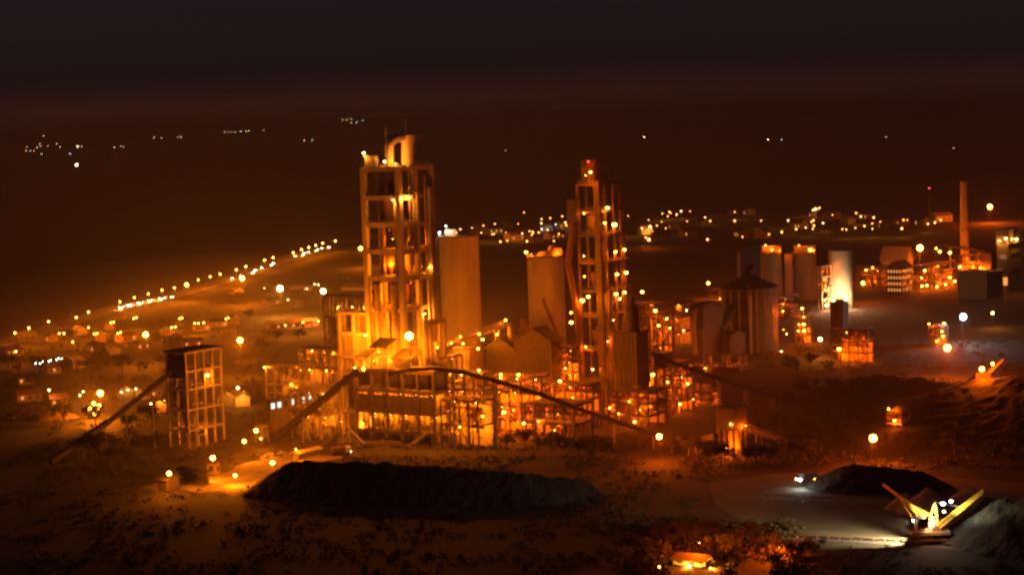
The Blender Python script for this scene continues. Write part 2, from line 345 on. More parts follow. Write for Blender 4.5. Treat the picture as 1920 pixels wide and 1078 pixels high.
for fx in (.47, .74, .985):            # lift guides and pipe risers on the stair face
    part(MB().cyl((T.Lv * fx, -1.0, 0), (T.Lv * fx, -1.0, T.H - 4), .45 if fx < .9 else .7, n=12), 'pipe_riser', DUCT, T)
part(MB().box(T.Lv * .80, T.Lv * .95, -2.6, -.9, 0, T.H - 9), 'lift_shaft', CONCD, T)
P = lambda px, py, off=0: T.Rr(px, py, off)
b0 = P(731, 306, -7.5); 
def tp(px, py, y=6.5):   # a point above the roof, at local depth y from the stair face
    q = T.Rr(px, py, -y); return Vector((q.x, y, q.z))
m = MB(); m.tube([tp(731, 316), tp(730, 275), tp(734, 266), tp(742, 260), tp(752, 258)], 1.75, 16); part(m, 'gooseneck_duct', mat('pale_duct', (.5, .38, .3), .6, .2, .5), T)
c = tp(764, 308); m = MB(); m.cyl(tp(764, 316), tp(764, 266), 2.6, n=24); m.cyl(tp(764, 266), tp(764, 254), 3.2, n=24); m.cyl(tp(764, 254), tp(764, 252), 3.2, 1.4, 24); part(m, 'top_cyclone', MATS['pale_duct'], T)
part(MB().cyl(tp(724, 313, 8), tp(723, 238, 8), .28, .12, 8), 'mast', STEELL, T)
part(MB().cyl(tp(761, 255, 6), tp(760, 224, 6), .3, .1, 8), 'mast', STEELL, T)
m = MB(); m.beam(tp(776, 268, 5), tp(789, 252, 5), .5); m.beam(tp(776, 268, 5), tp(776, 310, 5), .4); part(m, 'roof_crane', STEELL, T)
q = T.L(684, 313); m = MB(); m.box(.5, 3.5, T.Lu - 5, T.Lu - .5, T.H + .23, T.H + 4.2); m.box(.2, 3.9, T.Lu - 5.4, T.Lu, T.H + 4.2, T.H + 4.5); part(m, 'penthouse', CONCD, T)
m = MB()
for k in range(6): m.box(-.6, -.45, T.Lu * k / 6, T.Lu * k / 6 + .12, T.H, T.H + 1.2)
m.box(-.6, -.45, 0, T.Lu, T.H + 1.0, T.H + 1.1); part(m, 'railing_frame', STEELL, T)
p = T.L(682, 287, .5); lamp(T.t, p, 900, .55, 'wa'); lamp(T.t, tp(721, 303, 9), 3800, .6, 'wa', (.3, -.5, .3)); lamp(T.t, tp(741, 308, 1), 2200, .2, 'wa', (.2, -.2, .7))
lamp(T.t, T.Rr(753, 372, 1.6), 800, .42, 'wa'); lamp(T.t, T.Rr(767, 370, 1.6), 800, .42, 'wa'); lamp(T.t, T.L(737, 375, .6), 700, .42, 'wa')
for k, (x, y, z, pw) in enumerate(((4, 9, zs[1] + 6, 3600), (4.5, 8, zs[2] + 5, 2600), (5, 9, zs[3] + 5, 1500), (4, 9, zs[0] + 9, 3600), (14, 3, zs[1] + 3, 900), (16, 2.5, zs[3] + 3, 700), (13, 2, zs[4] + 3, 500), (5, 8, zs[4] + 4, 600))):
    lamp(T.t, (x, y, z), pw * 1.5, .22, 'na')
lamp(T.t, T.Rr(797, 588, 1.5), 1600, .3, 'wa'); lamp(T.t, T.Rr(805, 500, 1.5), 500, .22, 'wa')

# ------------------------------------------------------------------ the second, lamp-studded tower
Q = Site('preheater_tower', 'second tower: dark steel kiln tower dotted with orange lamps, red beacon on top', 'tower', 1115, 345, 885, 1082, 1166)
zq = [Q.z(y) for y in (770, 715, 655, 592, 545, 492, 440, 396)] + [Q.H]
frame(Q, zq, 1, 3, 1.0, .6, STEEL, slab=CONCD)
part(MB().box(-.9, .9, -2.4, -.8, 0, Q.H + 1), 'corner_riser', STEEL, Q)
part(MB().cyl((Q.Lv * .3, -1.8, 0), (Q.Lv * .3, -1.8, zq[4]), 1.0, n=16), 'riser_duct', DUCT, Q)
for i, (x, y, lev) in enumerate(((5, 4.5, 6), (5, 4, 4), (11, 4, 5), (12, 4.5, 7), (15, 4, 3), (6, 4.5, 2), (13, 4, 1))):
    z = zq[lev] + 3.6; m = MB(); m.cyl((x, y, z), (x, y, z + 4), 2.2, n=20); m.cyl((x, y, z - 4), (x, y, z), .5, 2.2, 20); m.cyl((x, y, z + 4), (x, y, z + 5.2), 1.0, n=14); part(m, 'cyclone', RUST if i % 2 else DUCT, Q)
m = MB(); m.box(2, 11, 1.5, Q.Lu - 1, Q.H + .23, Q.H + 7); m.prism([(1.5, Q.H + 7), (11.5, Q.H + 7), (9, Q.H + 10), (3, Q.H + 10)], 1.2, Q.Lu - .7); part(m, 'head_house', CLAD, Q)
hq = Q.Rr(1103, 303, -3); m = MB(); m.cyl((hq.x, 3, Q.H), (hq.x, 3, hq.z), .35, .15, 8); part(m, 'mast', STEEL, Q)
lamp(Q.t, (hq.x, 3, hq.z), 150, .4, 'rd'); hq2 = Q.Rr(1157, 313, -3); part(MB().cyl((hq2.x, 3, Q.H - 3), (hq2.x, 3, hq2.z), .5, .4, 10), 'vent_stack', STEEL, Q)
lamp(Q.t, Q.Rr(1107, 323, .5), 900, .8, 'na'); lamp(Q.t, Q.Rr(1098, 329, 0), 500, .3, 'na')
m = MB(); m.tube([(-2.5, Q.Lu + .5, zq[7]), (-3, Q.Lu + 1, zq[6] + 2), (-4, Q.Lu + 3.2, zq[5]), (-3, Q.Lu + 2, zq[4] + 2), (-2, Q.Lu + .5, zq[3]), (-2, Q.Lu - 1, 0)], 1.3); part(m, 'downcomer_duct', RUST, Q)
part(MB().box(-4.5, -1, Q.Lu - 2, Q.Lu + 2.5, zq[7] - 4, zq[7] + 5), 'filter_box', CLAD, Q)
for x in (.55, .8): part(MB().cyl((Q.Lv * x, -1.2, 0), (Q.Lv * x, -1.2, Q.H - 3), .4, n=10), 'pipe_riser', STEEL, Q)
for i, z in enumerate(zq[:-1]): part(MB().box(Q.Lv * .45, Q.Lv + 1.6, -2.2, -.6, z + .002, z + .22), 'balcony', STEEL, Q)
for (px, py, r, pw) in ((1139, 390, .62, 2300), (1134, 418, .5, 1200), (1152, 421, .65, 2300), (1154, 472, .6, 2000), (1171, 468, .5, 1400), (1157, 514, .65, 2200), (1174, 511, .6, 1900), (1171, 548, .45, 1000), (1155, 551, .45, 1000), (1162, 560, .45, 1000), (1140, 640, .3, 900), (1142, 764, .5, 1500), (1160, 700, .3, 700), (1150, 600, .3, 700)):
    lamp(Q.t, Q.Rr(px, py, 2.2), pw * .32, r * 1.45, 'na', (0, -.4, -.8))
for (px, py, r, pw) in ((1092, 563, .75, 3200), (1103, 556, .5, 1200), (1096, 518, .35, 700), (1111, 692, .5, 1500), (1074, 684, .35, 700), (1095, 480, .2, 700), (1095, 400, .2, 500), (1098, 650, .25, 900), (1071, 586, .35, 800), (1071, 604, .45, 900)):
    lamp(Q.t, Q.L(px, py, 1.6), pw * .32, r * 1.45, 'na', (-.4, 0, -.8))

# ------------------------------------------------------------------ silos
def silo(name, label, xl, xr, top, D, material=None, group=None, cap=True, pw=()):
    p = at((xl + xr) / 2, top, D); r = (xr - xl) / 2 / F * D; H = p.z
    t = thing(name, label, 'silo', (p.x, D + r, 0), 0, group)
    m = MB(); m.cyl((0, 0, 0), (0, 0, H), r, n=48); m.build('shell', material or CONCS, t)
    m = MB(); m.cyl((0, 0, H + .003), (0, 0, H + .7), r + .35, n=48); m.build('roof_slab', CONCD, t)
    m = MB()
    for k in range(36):
        a = 2 * math.pi * k / 36; m.box(math.cos(a) * r - .05, math.cos(a) * r + .05, math.sin(a) * r - .05, math.sin(a) * r + .05, H + .7, H + 1.9)
    pts = [(math.cos(2 * math.pi * k / 36) * r, math.sin(2 * math.pi * k / 36) * r, H + 1.85) for k in range(37)]
    for a, b in zip(pts, pts[1:]): m.beam(a, b, .08)
    m.build('railing_frame', STEELL, t)
    return t, r, H
s1, r1, h1 = silo('cement_silo', 'tall plain concrete silo glowing orange just behind the tallest tower', 821, 897, 446, 950)
m = MB(); m.box(-6, -1, -3, 2, h1 + .7, h1 + 3.4); m.build('roof_house', CLADL, s1); m = MB(); m.cyl((-5, -5, h1 + .7), (-5, -5, h1 + 6), .15, n=6); m.build('mast', STEELL, s1)
m = MB(); m.beam((-r1 - 1.2, -2, 0), (-r1 - 1.2, -2, h1), .9); m.build('ladder_cage', STEEL, s1)
lamp(s1, (-r1 + .6, -4, h1 + 2.5), 160, .3, 'wh'); lamp(s1, (-3, -r1 + .8, h1 + 2.4), 350, .22, 'wa'); lamp(s1, (-5.5, -5, h1 + 5.2), 250, .25, 'wh')
s2, r2_, h2 = silo('cement_silo', 'shorter concrete silo with rooftop machinery beside the lamp-studded second tower', 988, 1058, 484, 950)
m = MB(); m.cyl((1.5, 0, h2 + .7), (1.5, 0, h2 + 2.6), 5.5, 4, 24); m.cyl((3, 0, h2 + 2.6), (3, 0, h2 + 5), 2, 1.2, 16); m.box(4, 7.5, -3, 0, h2 + .7, h2 + 4); m.build('roof_machinery', CLADL, s2)
lamp(s2, (-r2_ - .3, -3, h2 + 2.6), 2000, .75, 'na', (.5, -.5, .2)); lamp(s2, (-r2_ + 2, -5, h2 + 1.6), 400, .22, 'na'); lamp(s2, (5.5, -5, h2 + 2), 300, .2, 'na')
m = MB(); m.tube([(-2, -r2_ - .8, h2 - 18), (4, -r2_ - .5, h2 - 34), (8, -6, h2 - 50)], .6); m.build('spiral_walkway', RUST, s2)
s3, r3, h3 = silo('packing_silo', 'pale silo floodlit from its foot by a row of white lamps', 1557, 1602, 472, GD(1580, 578))
for px, py, rr, pw in ((1547, 562, .75, 9000), (1562, 563, .7, 9000), (1573, 563, .5, 5000), (1586, 560, .95, 12000), (1550, 572, .9, 5000), (1560, 573, .6, 3000), (1590, 569, .6, 5000)):
    d = at(px, py, GD(1580, 578) - 4); lamp(s3, d - s3.location, pw * .6, rr, 'ww', (0, -.2, .9))
m = MB(); m.box(-9, 8, -3.2, -1.2, 1.2, 1.6); m.build('lamp_walkway', STEEL, s3)
for (a, b, lab) in ((1428, 1468, 'first of two dim packing silos topped by lit machinery, beside the clinker store headhouse'), (1489, 1533, 'second of two dim packing silos, the one with the brightest rooftop lamp')):
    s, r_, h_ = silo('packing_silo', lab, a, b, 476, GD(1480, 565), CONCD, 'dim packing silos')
    m = MB(); m.box(-r_ * .9, r_ * .9, -3, 3, h_ + .7, h_ + 4.5); m.box(-r_, r_, -3.4, 3.4, h_ + 4.5, h_ + 4.9); m.build('roof_house', CLAD, s)
    lamp(s, (0 if a < 1450 else 3, -r_ + 1, h_ + 2.5), 3500, .75 if a < 1450 else 1.1, 'na', (0, 0, .8)); lamp(s, (-4, -r_ + 1.5, h_ + 5.5), 800, .35, 'na'); lamp(s, (5, -r_ + 1.5, h_ + 2), 500, .3, 'na')
S = Site('stair_tower', 'narrow dark stair tower squeezed between the two dim packing silos', 'tower', 1480, 478, GD(1480, 565) + 2, 1471, 1487); part(MB().box(0, S.Lv, 0, S.Lu, 0, S.H), 'shaft', CONC, S); part(MB().box(-.3, S.Lv + .3, -.3, S.Lu + .3, S.H + .003, S.H + .6), 'roof_slab', CONCD, S)

# ------------------------------------------------------------------ clinker store with conical roof
p = at(1410, 542, 1085); rC = 54 / F * 1085; HC = p.z
ck = thing('clinker_silo', 'huge round clinker store under a dark conical roof with an inclined gallery', 'silo', (p.x, 1085 + rC, 0))
m = MB(); m.cyl((0, 0, 0), (0, 0, HC), rC, n=56); m.build('shell', CLAD, ck)
m = MB(); m.cyl((0, 0, HC + .003), (0, 0, HC + 6.2), rC + .9, 2.5, 56); m.build('roof', ROOF, ck)
m = MB(); m.cyl((-1.5, -rC - 1.2, 0), (-1.5, -rC - 1.2, HC - 3), 1.0, n=14); m.cyl((-1.5, -rC - 1.2, HC - 3), (-1.5, -rC + 2, HC + 1), 1.0, 1.0, 14); m.build('vent_pipe', DUCT, ck)
m = MB()
for k in range(9): a = math.pi * (1.05 + .1 * k); m.box(math.cos(a) * rC - .25, math.cos(a) * rC + .25, math.sin(a) * rC - .25, math.sin(a) * rC + .1, 0, HC - .5)
m.build('buttress_rib', CONC, ck)
lamp(ck, at(1465, 659, 1088) - ck.location, 900, .5, 'wa'); lamp(ck, at(1468, 583, 1092) - ck.location, 1500, .55, 'na', (.6, -.4, -.5)); lamp(ck, at(1469, 618, 1092) - ck.location, 500, .35, 'na', (.6, -.4, -.5)); lamp(ck, at(1475, 626, 1092) - ck.location, 600, .4, 'na', (.6, -.4, -.5))
S = Site('transfer_house', 'dark square transfer house at the head of the steep gallery over the clinker store', 'building', 1390, 463, 1120, 1380, 1426)
part(MB().box(0, S.Lv, 0, S.Lu, S.H - 17, S.H), 'cabin', CLAD, S); part(MB().box(-.5, S.Lv + .5, -.5, S.Lu + .5, S.H + .003, S.H + .5), 'roof', ROOF, S)
for x in (0.6, S.Lv - .6):
    for y in (.6, S.Lu - .6): part(MB().box(x - .5, x + .5, y - .5, y + .5, 0, S.H - 17.003), 'leg', STEEL, S)
part(MB().cyl((-1.2, 1, S.H - 24), (-1.2, 1, S.H - 3), .9, n=12), 'downpipe', DUCT, S)

def gallery(name, label, pts, wid=3.2, hgt=2.8, material=None, legs=(), lw=.8, closed=True, group=None, roofm=None):
    pts = [Vector(p) for p in pts]; o = Vector((pts[0].x, pts[0].y, 0)); t = thing(name, label, 'conveyor', o, 0, group); q = [p - o for p in pts]
    m = MB()
    for i, (a, b) in enumerate(zip(q, q[1:])): m.beam(a, b + (b - a).normalized() * .4, wid, hgt if closed else .5)
    m.build('gallery' if closed else 'belt_frame', material or CLAD, t)
    m = MB()
    for a, b in zip(q, q[1:]): up = Vector((0, 0, hgt / 2 + .18)); m.beam(a + up, b + up, wid + .5, .2)
    if closed: m.build('gallery_roof', roofm or ROOF, t)
    else:
        m = MB()
        for a, b in zip(q, q[1:]):
            d = b - a; n = max(1, int(d.length / 3)); sd = Vector((-d.y, d.x, 0)).normalized() * wid / 2
            for s in (sd, -sd):
                m.beam(a + s + Vector((0, 0, 1.3)), b + s + Vector((0, 0, 1.3)), .14); m.beam(a + s - Vector((0, 0, 1.1)), b + s - Vector((0, 0, 1.1)), .22)
                for k in range(n):
                    p0, p1 = a + d * (k / n) + s, a + d * ((k + 1) / n) + s; m.beam(p0 - Vector((0, 0, 1.1)), p1 + Vector((0, 0, .2)), .14); m.beam(p0 - Vector((0, 0, 1.1)), p0 + Vector((0, 0, 1.3)), .14)
        m.build('truss_lattice', STEELL, t)
    L = [0]
    for a, b in zip(q, q[1:]): L.append(L[-1] + (b - a).length)
    for f in legs:
        s = f * L[-1]; i = max(k for k in range(len(q) - 1) if L[k] <= s + 1e-6); c = q[i].lerp(q[i + 1], (s - L[i]) / (L[i + 1] - L[i])); d = (q[i + 1] - q[i]); sd = Vector((-d.y, d.x, 0)).normalized()
        if c.z < 3: continue
        m = MB()
        for sg in (-1, 1): m.beam(c + sd * sg * wid * .45 - Vector((0, 0, hgt / 2)), (c + sd * sg * wid * .75) * 1 - Vector((0, 0, c.z)), lw * .6)
        for k in range(1, int(c.z / 5)):
            za = k * 5.0; m.beam((*(c + sd * wid * .6).xy, za), (*(c - sd * wid * .6).xy, za), .25); m.beam((*(c + sd * wid * .6).xy, za), (*(c - sd * wid * .6).xy, za - 5), .2)
        m.build('trestle', STEELL, t)
    return t
gallery('conveyor_gallery', 'steep dark enclosed gallery leaning onto the clinker store transfer house', [at(1352, 620, 1075), at(1408, 503, 1112)], 3.6, 3.4, CLAD, (.2, .55), 1)
S = Site('bag_filter', 'boxy ribbed bag filter house standing against the round clinker store', 'filter house', 1318, 574, 1060, 1293, 1354)
zc = S.z(617); part(MB().box(0, S.Lv, 0, S.Lu, zc, S.H - 1.2), 'upper_casing', CLAD, S)
m = MB(); m.prism([(-.4, S.H - 1.2), (S.Lv + .4, S.H - 1.2), (S.Lv - 2, S.H + .8), (2, S.H + .8)], -.3, S.Lu + .3); part(m, 'roof', ROOF, S)
part(MB().box(1, S.Lv - .6, .8, S.Lu - .8, 2, zc), 'lower_casing', CLAD, S)
m = MB()
for k in range(9): x = 1 + (S.Lv - 1.6) * k / 8; m.box(x - .2, x + .2, .4, .8, 2, zc)
for k in range(6): y = .8 + (S.Lu - 1.6) * k / 5; m.box(.6, 1, y - .2, y + .2, 2, zc)
part(m, 'stiffener_rib', STEELL, S)
m = MB(); m.tube([(-1.5, S.Lu * .5, 3), (-3.5, S.Lu * .5, zc), (-2, S.Lu * .5, S.H - 3), (1, S.Lu * .5, S.H - 2)], 1.2); part(m, 'inlet_duct', DUCT, S)
for px, py in ((1330, 682), (1300, 676)): lamp(S.t, S.Rr(px, py, 3), 700, .25)
S = Site('bag_filter', 'low wide annex casing between the bag filter house and the clinker store pipe', 'filter house', 1368, 632, 1068, 1352, 1398)
part(MB().box(0, S.Lv, 0, S.Lu, 0, S.H), 'casing', CLAD, S); m = MB(); m.prism([(-.4, S.H + .003), (S.Lv + .4, S.H + .003), (S.Lv * .5, S.H + 2.5)], -.4, S.Lu + .4); part(m, 'roof', ROOF, S)

# ------------------------------------------------------------------ steel frame tower at the village side, with its gallery
D0 = gp(360, 840).y
S = Site('steel_frame_tower', 'lone open steel frame tower with a dark flat roof, fed by an inclined gallery', 'tower', 347, 661, D0, 311, 413)
zf = [S.z(y) for y in (806, 768, 730, 696)] + [S.H]
frame(S, zf, 1, 4, .7, .5, STEELL, rail=False, brace=('L',)); FT = S
part(MB().box(-.8, S.Lv + .8, -.8, S.Lu + .8, S.H + .003, S.H + .5), 'roof', ROOF, S)
part(MB().box(-.25, -.05, .6, S.Lu - .6, zf[3] - 3, S.H - 1), 'side_cladding', CLAD, S)
part(MB().box(.6, S.Lv * .75 - .6, S.Lu + .4, S.Lu + .6, zf[0], S.H - 1), 'rear_cladding', CLAD, S)
part(MB().box(S.Lv * .75 + .5, S.Lv - .5, S.Lu * .5, S.Lu * .5 + .2, zf[3] - 7.5, zf[3] - .8), 'wall_panel', CLADL, S)
m = MB(); m.cyl((4, 4.5, zf[1]), (4, 4.5, zf[2] + 3), 2.4, n=18); m.cyl((4, 4.5, zf[0] - 1), (4, 4.5, zf[1]), .6, 2.4, 18); part(m, 'hopper', CLAD, S)
m = MB(); m.tube([(3, -.6, zf[0] - 4), (3, -.6, zf[1] - 2)], .35); m.beam((0, -4, 0), (0, -4, 5), .4); m.beam((5, -4, 0), (5, -4, 5), .4); m.beam((0, -4, 5), (5, -4, 5), .4); m.beam((0, -4, 5), (0, 0, 5), .4); m.beam((5, -4, 5), (5, 0, 5), .4); part(m, 'portal_frame', STEELL, S)
lamp(S.t, S.Rr(389, 703, .8), 1800, .7, 'na', (0, -.5, -.6)); lamp(S.t, (8, 3, 5), 700, .2)
gallery('conveyor_gallery', 'long dark inclined gallery climbing from the dark yard to the steel frame tower', [gp(95, 866, 1.5), gp(205, 790, 12), at(338, 684, D0 + 6)], 1.9, 1.6, CLAD, (.25, .45, .62, .8), .7)

# ------------------------------------------------------------------ mill building below the tallest tower
S = Site('mill_building', 'open concrete mill building with dark bays and orange lit slots under the tallest tower', 'building', 812, 697, 822, 668, 836)
zf = [S.z(y) for y in (812, 775, 735)] + [S.H]; MBD = S
frame(S, zf, 5, 1, 1.1, .9, DARK, slab=CONCD, back=CONC, rail=False)
m = MB()
for y in grid(S.Lu, 15)[1:-1]: m.box(.2, .5, y - .25, y + .25, zf[0], zf[2])
part(m, 'mullion_grille', CONCD, S)
for k in range(5):
    y = S.Lu * (k + .5) / 5
    part(MB().box(-.1, .25, y - S.Lu * .075, y + S.Lu * .08, zf[1] + .3, zf[1] + (zf[2] - zf[1]) * .72), 'infill_panel', DARK, S)
    lamp(S.t, (4, y, zf[0] - 3 if k % 2 else zf[1] - 2.5), 700, .2); lamp(S.t, (5, y + 1, zf[2] - 2.5), 450, .16); lamp(S.t, (5, y - 1, zf[1] - 2.5), 450, .16)
    m = MB(); m.cyl((S.Lv * .6, y, 0), (S.Lv * .6, y, 4.5), 1.8, n=16); m.cyl((S.Lv * .6, y, zf[0]), (S.Lv * .6, y, zf[0] + 4), 1.5, n=16); part(m, 'mill_vessel', DUCT, S)
for (y0, y1, hh, dz) in ((S.Lu - 7, S.Lu - 1, 5.5, 1), (S.Lu - 17, S.Lu - 8, 9.5, 2), (S.Lu - 29, S.Lu - 19, 5.5, 2)):   # sloping canopies on the roof
    m = MB(); m.add([(-1.5, y0, S.H + hh - 1), (-1.5, y1, S.H + hh - 1), (6, y1, S.H + hh + dz), (6, y0, S.H + hh + dz), (-1.5, y0, S.H + hh - .75), (-1.5, y1, S.H + hh - .75), (6, y1, S.H + hh + dz + .25), (6, y0, S.H + hh + dz + .25)], [(0, 1, 2, 3), (7, 6, 5, 4), (0, 4, 5, 1), (1, 5, 6, 2), (2, 6, 7, 3), (3, 7, 4, 0)]); part(m, 'canopy_roof', ROOF, S)
    for x in (-1, 5.5):
        for y in (y0 + .5, y1 - .5): part(MB().box(x - .2, x + .2, y - .2, y + .2, S.H + .2, S.H + hh - 1 + (dz if x > 0 else .08)), 'canopy_post', STEEL, S)
    part(MB().box(1, 5, y0 + 1.5, y1 - 1.5, S.H + .23, S.H + hh * .5), 'roof_cabin', CLADL, S)
lamp(S.t, S.L(665, 689, 2), 1500, .5, 'na'); lamp(S.t, S.L(680, 691, 1), 2500, .75, 'na', (-.3, .2, .8)); lamp(S.t, (1, S.Lu * .55, S.H + 3), 1500, .2, 'na', (-.5, 0, .3)); lamp(S.t, (1, S.Lu * .78, S.H + 3), 1500, .2, 'na', (-.5, 0, .3)); lamp(S.t, (5.5, S.Lu * .8, S.H + 6), 4000, .2, 'na', (.5, 0, .6))  # last three, on the roof, added to brighten the tower foot
S = Site('portal_frame', 'small open concrete portal frame beside the foot of the tallest tower', 'frame', 806, 601, 846, 799, 832)
frame(S, [S.z(680), S.H], 1, 1, 1.3, 1.2, CONCD, rail=False); lamp(S.t, (5, 2, S.H - 4), 1200, .3)
part(MB().box(2, 6, 2, S.Lu - 1, S.H - 9, S.H - 2), 'duct_box', CLADL, S)

# concrete frame wing and truss shed on the village side of the tower
S = Site('concrete_wing', 'pale slotted concrete wing attached beside the tallest tower, one lamp on its face', 'building', 690, 586, 862, 635, 700)
zf = [S.z(y) for y in (770, 700, 668, 624)] + [S.H]; CW = S
frame(S, zf, 2, 1, 1.2, .8, CONC, slab=CONCD, back=CONCD)
m = MB()
for y in grid(S.Lu, 12)[1:-1]: m.box(.1, .5, y - .22, y + .22, zf[1], zf[3] - 1)
part(m, 'slot_grille', CONC, S)
lamp(S.t, S.L(685, 628, 1.5), 7000, .6, 'na', (-6, .2, .1)); lamp(S.t, (4, 5, zf[1] + 3), 1800, .2); lamp(S.t, (4, 12, zf[2] + 3), 1200, .2); lamp(S.t, (4, 9, zf[0] + 4), 1500, .2); lamp(S.t, S.L(640, 790, 3), 500, .2)
S = Site('truss_shed', 'open trussed shed with a flat roof deck behind the slotted concrete wing', 'shed', 688, 555, 960, 606, 697)
zf = [S.z(y) for y in (690, 640, 595)] + [S.H]
frame(S, zf, 5, 1, .7, .6, STEEL, slab=STEEL, brace=('L',)); part(MB().box(3, 9, S.Lu * .55, S.Lu * .95, zf[0], zf[2]), 'storage_bin', CLAD, S)
for y in (4, 12, 20): lamp(S.t, (4, y, zf[2] + 4), 900, .22, 'wa'); lamp(S.t, (4, y, zf[0] + 4), 600, .18)

# ------------------------------------------------------------------ process frames: pipes, vessels and lamps inside open steel frames
def process(label, px, top, D, lpx, rpx, levels, nu, nv, seed, lamps=(), cm=None, pw=700, name='process_frame', back=True, tanks=3, cat='frame', inner=True):
    S = Site(name, label, cat, px, top, D, lpx, rpx); rr = random.Random(seed); zs = [S.H * (i + 1) / levels for i in range(levels)]
    frame(S, zs, nu, nv, .55, .42, cm or DARK, slab=CONCD if seed % 2 else None, brace=('L',) if seed % 3 else ('R', 'L'), rail=seed % 2 == 0, inner=False)
    if back: part(MB().box(S.Lv * .9, S.Lv * .9 + .3, .5, S.Lu - .5, 0, S.H * (.55 + .3 * rr.random())), 'rear_wall', CONC, S)
    for k in range(tanks):
        x, y, r_ = S.Lv * (.3 + .4 * rr.random()), S.Lu * (k + .5) / tanks, min(2.2, S.Lu / tanks * .35); z0 = rr.choice(zs[:-1] + [0]) if levels > 1 else 0
        m = MB(); m.cyl((x, y, z0 + 2), (x, y, z0 + 5.5), r_, n=16); m.cyl((x, y, z0 + .2), (x, y, z0 + 2), r_ * .3, r_, 16); m.cyl((x, y, z0 + 5.5), (x, y, z0 + 6.2), r_, r_ * .4, 16); part(m, 'vessel', rr.choice((DUCT, STEELL, RUST)), S)
    for k in range(9):
        m = MB(); z, x = rr.uniform(.2, .95) * S.H, rr.uniform(-.6, S.Lv * .4)
        if k % 2: m.cyl((x, -.5, z), (x, S.Lu + .5, z), rr.uniform(.2, .5), n=10)
        else: y = rr.uniform(0, S.Lu); m.tube([(x, y, 0), (x, y, z), (x + .6, y + .6, z + 1), (S.Lv * .8, y + .6, z + 1.2)], rr.uniform(.2, .45), 10)
        part(m, 'pipe', rr.choice((DUCT, STEELL, RUST)), S)
    for lv in range(levels):
        n = max(1, int(S.Lu / 6.5))
        for k in range(n): lamp(S.t, (S.Lv * .5, S.Lu * (k + .3 + .4 * rr.random()) / n, zs[lv] - 1.6), pw * rr.uniform(.5, 2.2), rr.choice((.13, .2, .28)))
    for (lx, ly, r_, p_) in lamps: lamp(S.t, S.L(lx, ly, 1.2) if lx <= px else S.Rr(lx, ly, 1.2), p_ * .45, r_ * 1.1, 'na', (-.4, -.3, -.6))
    return S
process('low rusty frame of pipes and hoppers between the mill building and gabled raw mill', 905, 700, 828, 815, 925, 4, 5, 1, 3, ((871, 798, .42, 1200), (888, 797, .42, 1200), (898, 694, .5, 1500), (939, 702, .5, 1500)))
process('rusty pipe frame with bright lamps below the gabled raw mill', 1000, 708, 836, 908, 1030, 4, 4, 2, 4, ((939, 708, .5, 1500), (972, 702, .5, 1500), (945, 772, .6, 1500), (921, 794, .45, 1200), (982, 793, .6, 1800), (963, 769, .3, 700), (1004, 774, .4, 900)))
process('rusty frame with stairs and lamps at the foot of the second tower', 1100, 722, 850, 1018, 1125, 3, 4, 2, 5, ((1050, 714, .6, 1600), (1051, 797, .5, 1300), (1068, 802, .45, 1300), (1074, 745, .25, 700), (1108, 771, .45, 1000)))
process('tall pipe frame crowded with lamps beside the boxy kiln filter house', 1232, 590, 900, 1204, 1262, 6, 2, 3, 6, ((1229, 582, 1.0, 2600), (1224, 702, .6, 1300), (1215, 720, .5, 1200), (1224, 745, .4, 900), (1217, 759, .45, 900), (1225, 782, .55, 1200), (1233, 769, .55, 1000), (1250, 597, .5, 900), (1256, 615, .5, 900), (1235, 610, .5, 900), (1252, 716, .4, 800), (1251, 668, .6, 1200)), pw=500)
process('slender pipe frame under the right hand gallery head, lamps on its corner', 1275, 680, 885, 1245, 1300, 4, 2, 2, 7, ((1289, 719, .6, 1300), (1275, 757, .65, 1500), (1282, 690, .25, 500), (1262, 730, .25, 500)), pw=450)
process('low pipe frame lit from inside below the bag filter house', 1385, 690, 1010, 1300, 1418, 2, 6, 1, 8, ((1354, 700, .7, 1800), (1377, 706, .5, 1200), (1409, 715, .6, 1500), (1322, 690, .25, 500)), pw=800)
process('dim open frame with tall columns on the village side of the concrete wing', 632, 655, 880, 560, 652, 4, 5, 1, 9, ((602, 791, .5, 1200),), cm=STEELL, pw=450)
process('pale column rows of the open yard frame nearest to the steel frame tower', 560, 690, 900, 498, 590, 3, 4, 1, 10, ((546, 720, .42, 800), (496, 688, .45, 900)), cm=STEELL, pw=300, tanks=2)
process('small brightly lit scaffold tower beside the round clinker store', 1505, 582, GD(1505, 645), 1490, 1521, 4, 1, 1, 11, ((1504, 578, .6, 1600), (1507, 594, .5, 1200), (1498, 608, .5, 1300), (1507, 608, .6, 1300), (1497, 620, .5, 1000), (1507, 620, .5, 1000)), pw=900, name='scaffold_tower', cat='scaffold')
process('distant pipe frame under the bright star lamp near the tall chimney', 1740, 500, GD(1740, 545), 1705, 1792, 3, 3, 2, 12, ((1734, 507, .6, 1500), (1728, 521, .6, 1500), (1729, 536, .8, 2500), (1738, 535, .8, 2500), (1757, 537, .8, 2500), (1773, 533, .9, 2500), (1790, 527, .8, 2500), (1781, 520, .6, 1500)), pw=1600)
process('lit portal frame standing against the foot of the white-lamped silo', 1540, 500, GD(1545, 582), 1533, 1558, 4, 1, 1, 13, ((1548, 536, .3, 800),), cm=CLADL, pw=1200, name='portal_frame', tanks=1)
process('small lamp-hung hopper frame beside the lone orange lamp near the spoil bank', 1690, 775, GD(1690, 812), 1664, 1706, 2, 2, 1, 14, ((1666, 766, .55, 1500), (1677, 788, .55, 1500), (1702, 798, .75, 2400)), pw=700, tanks=1, name='hopper_frame')
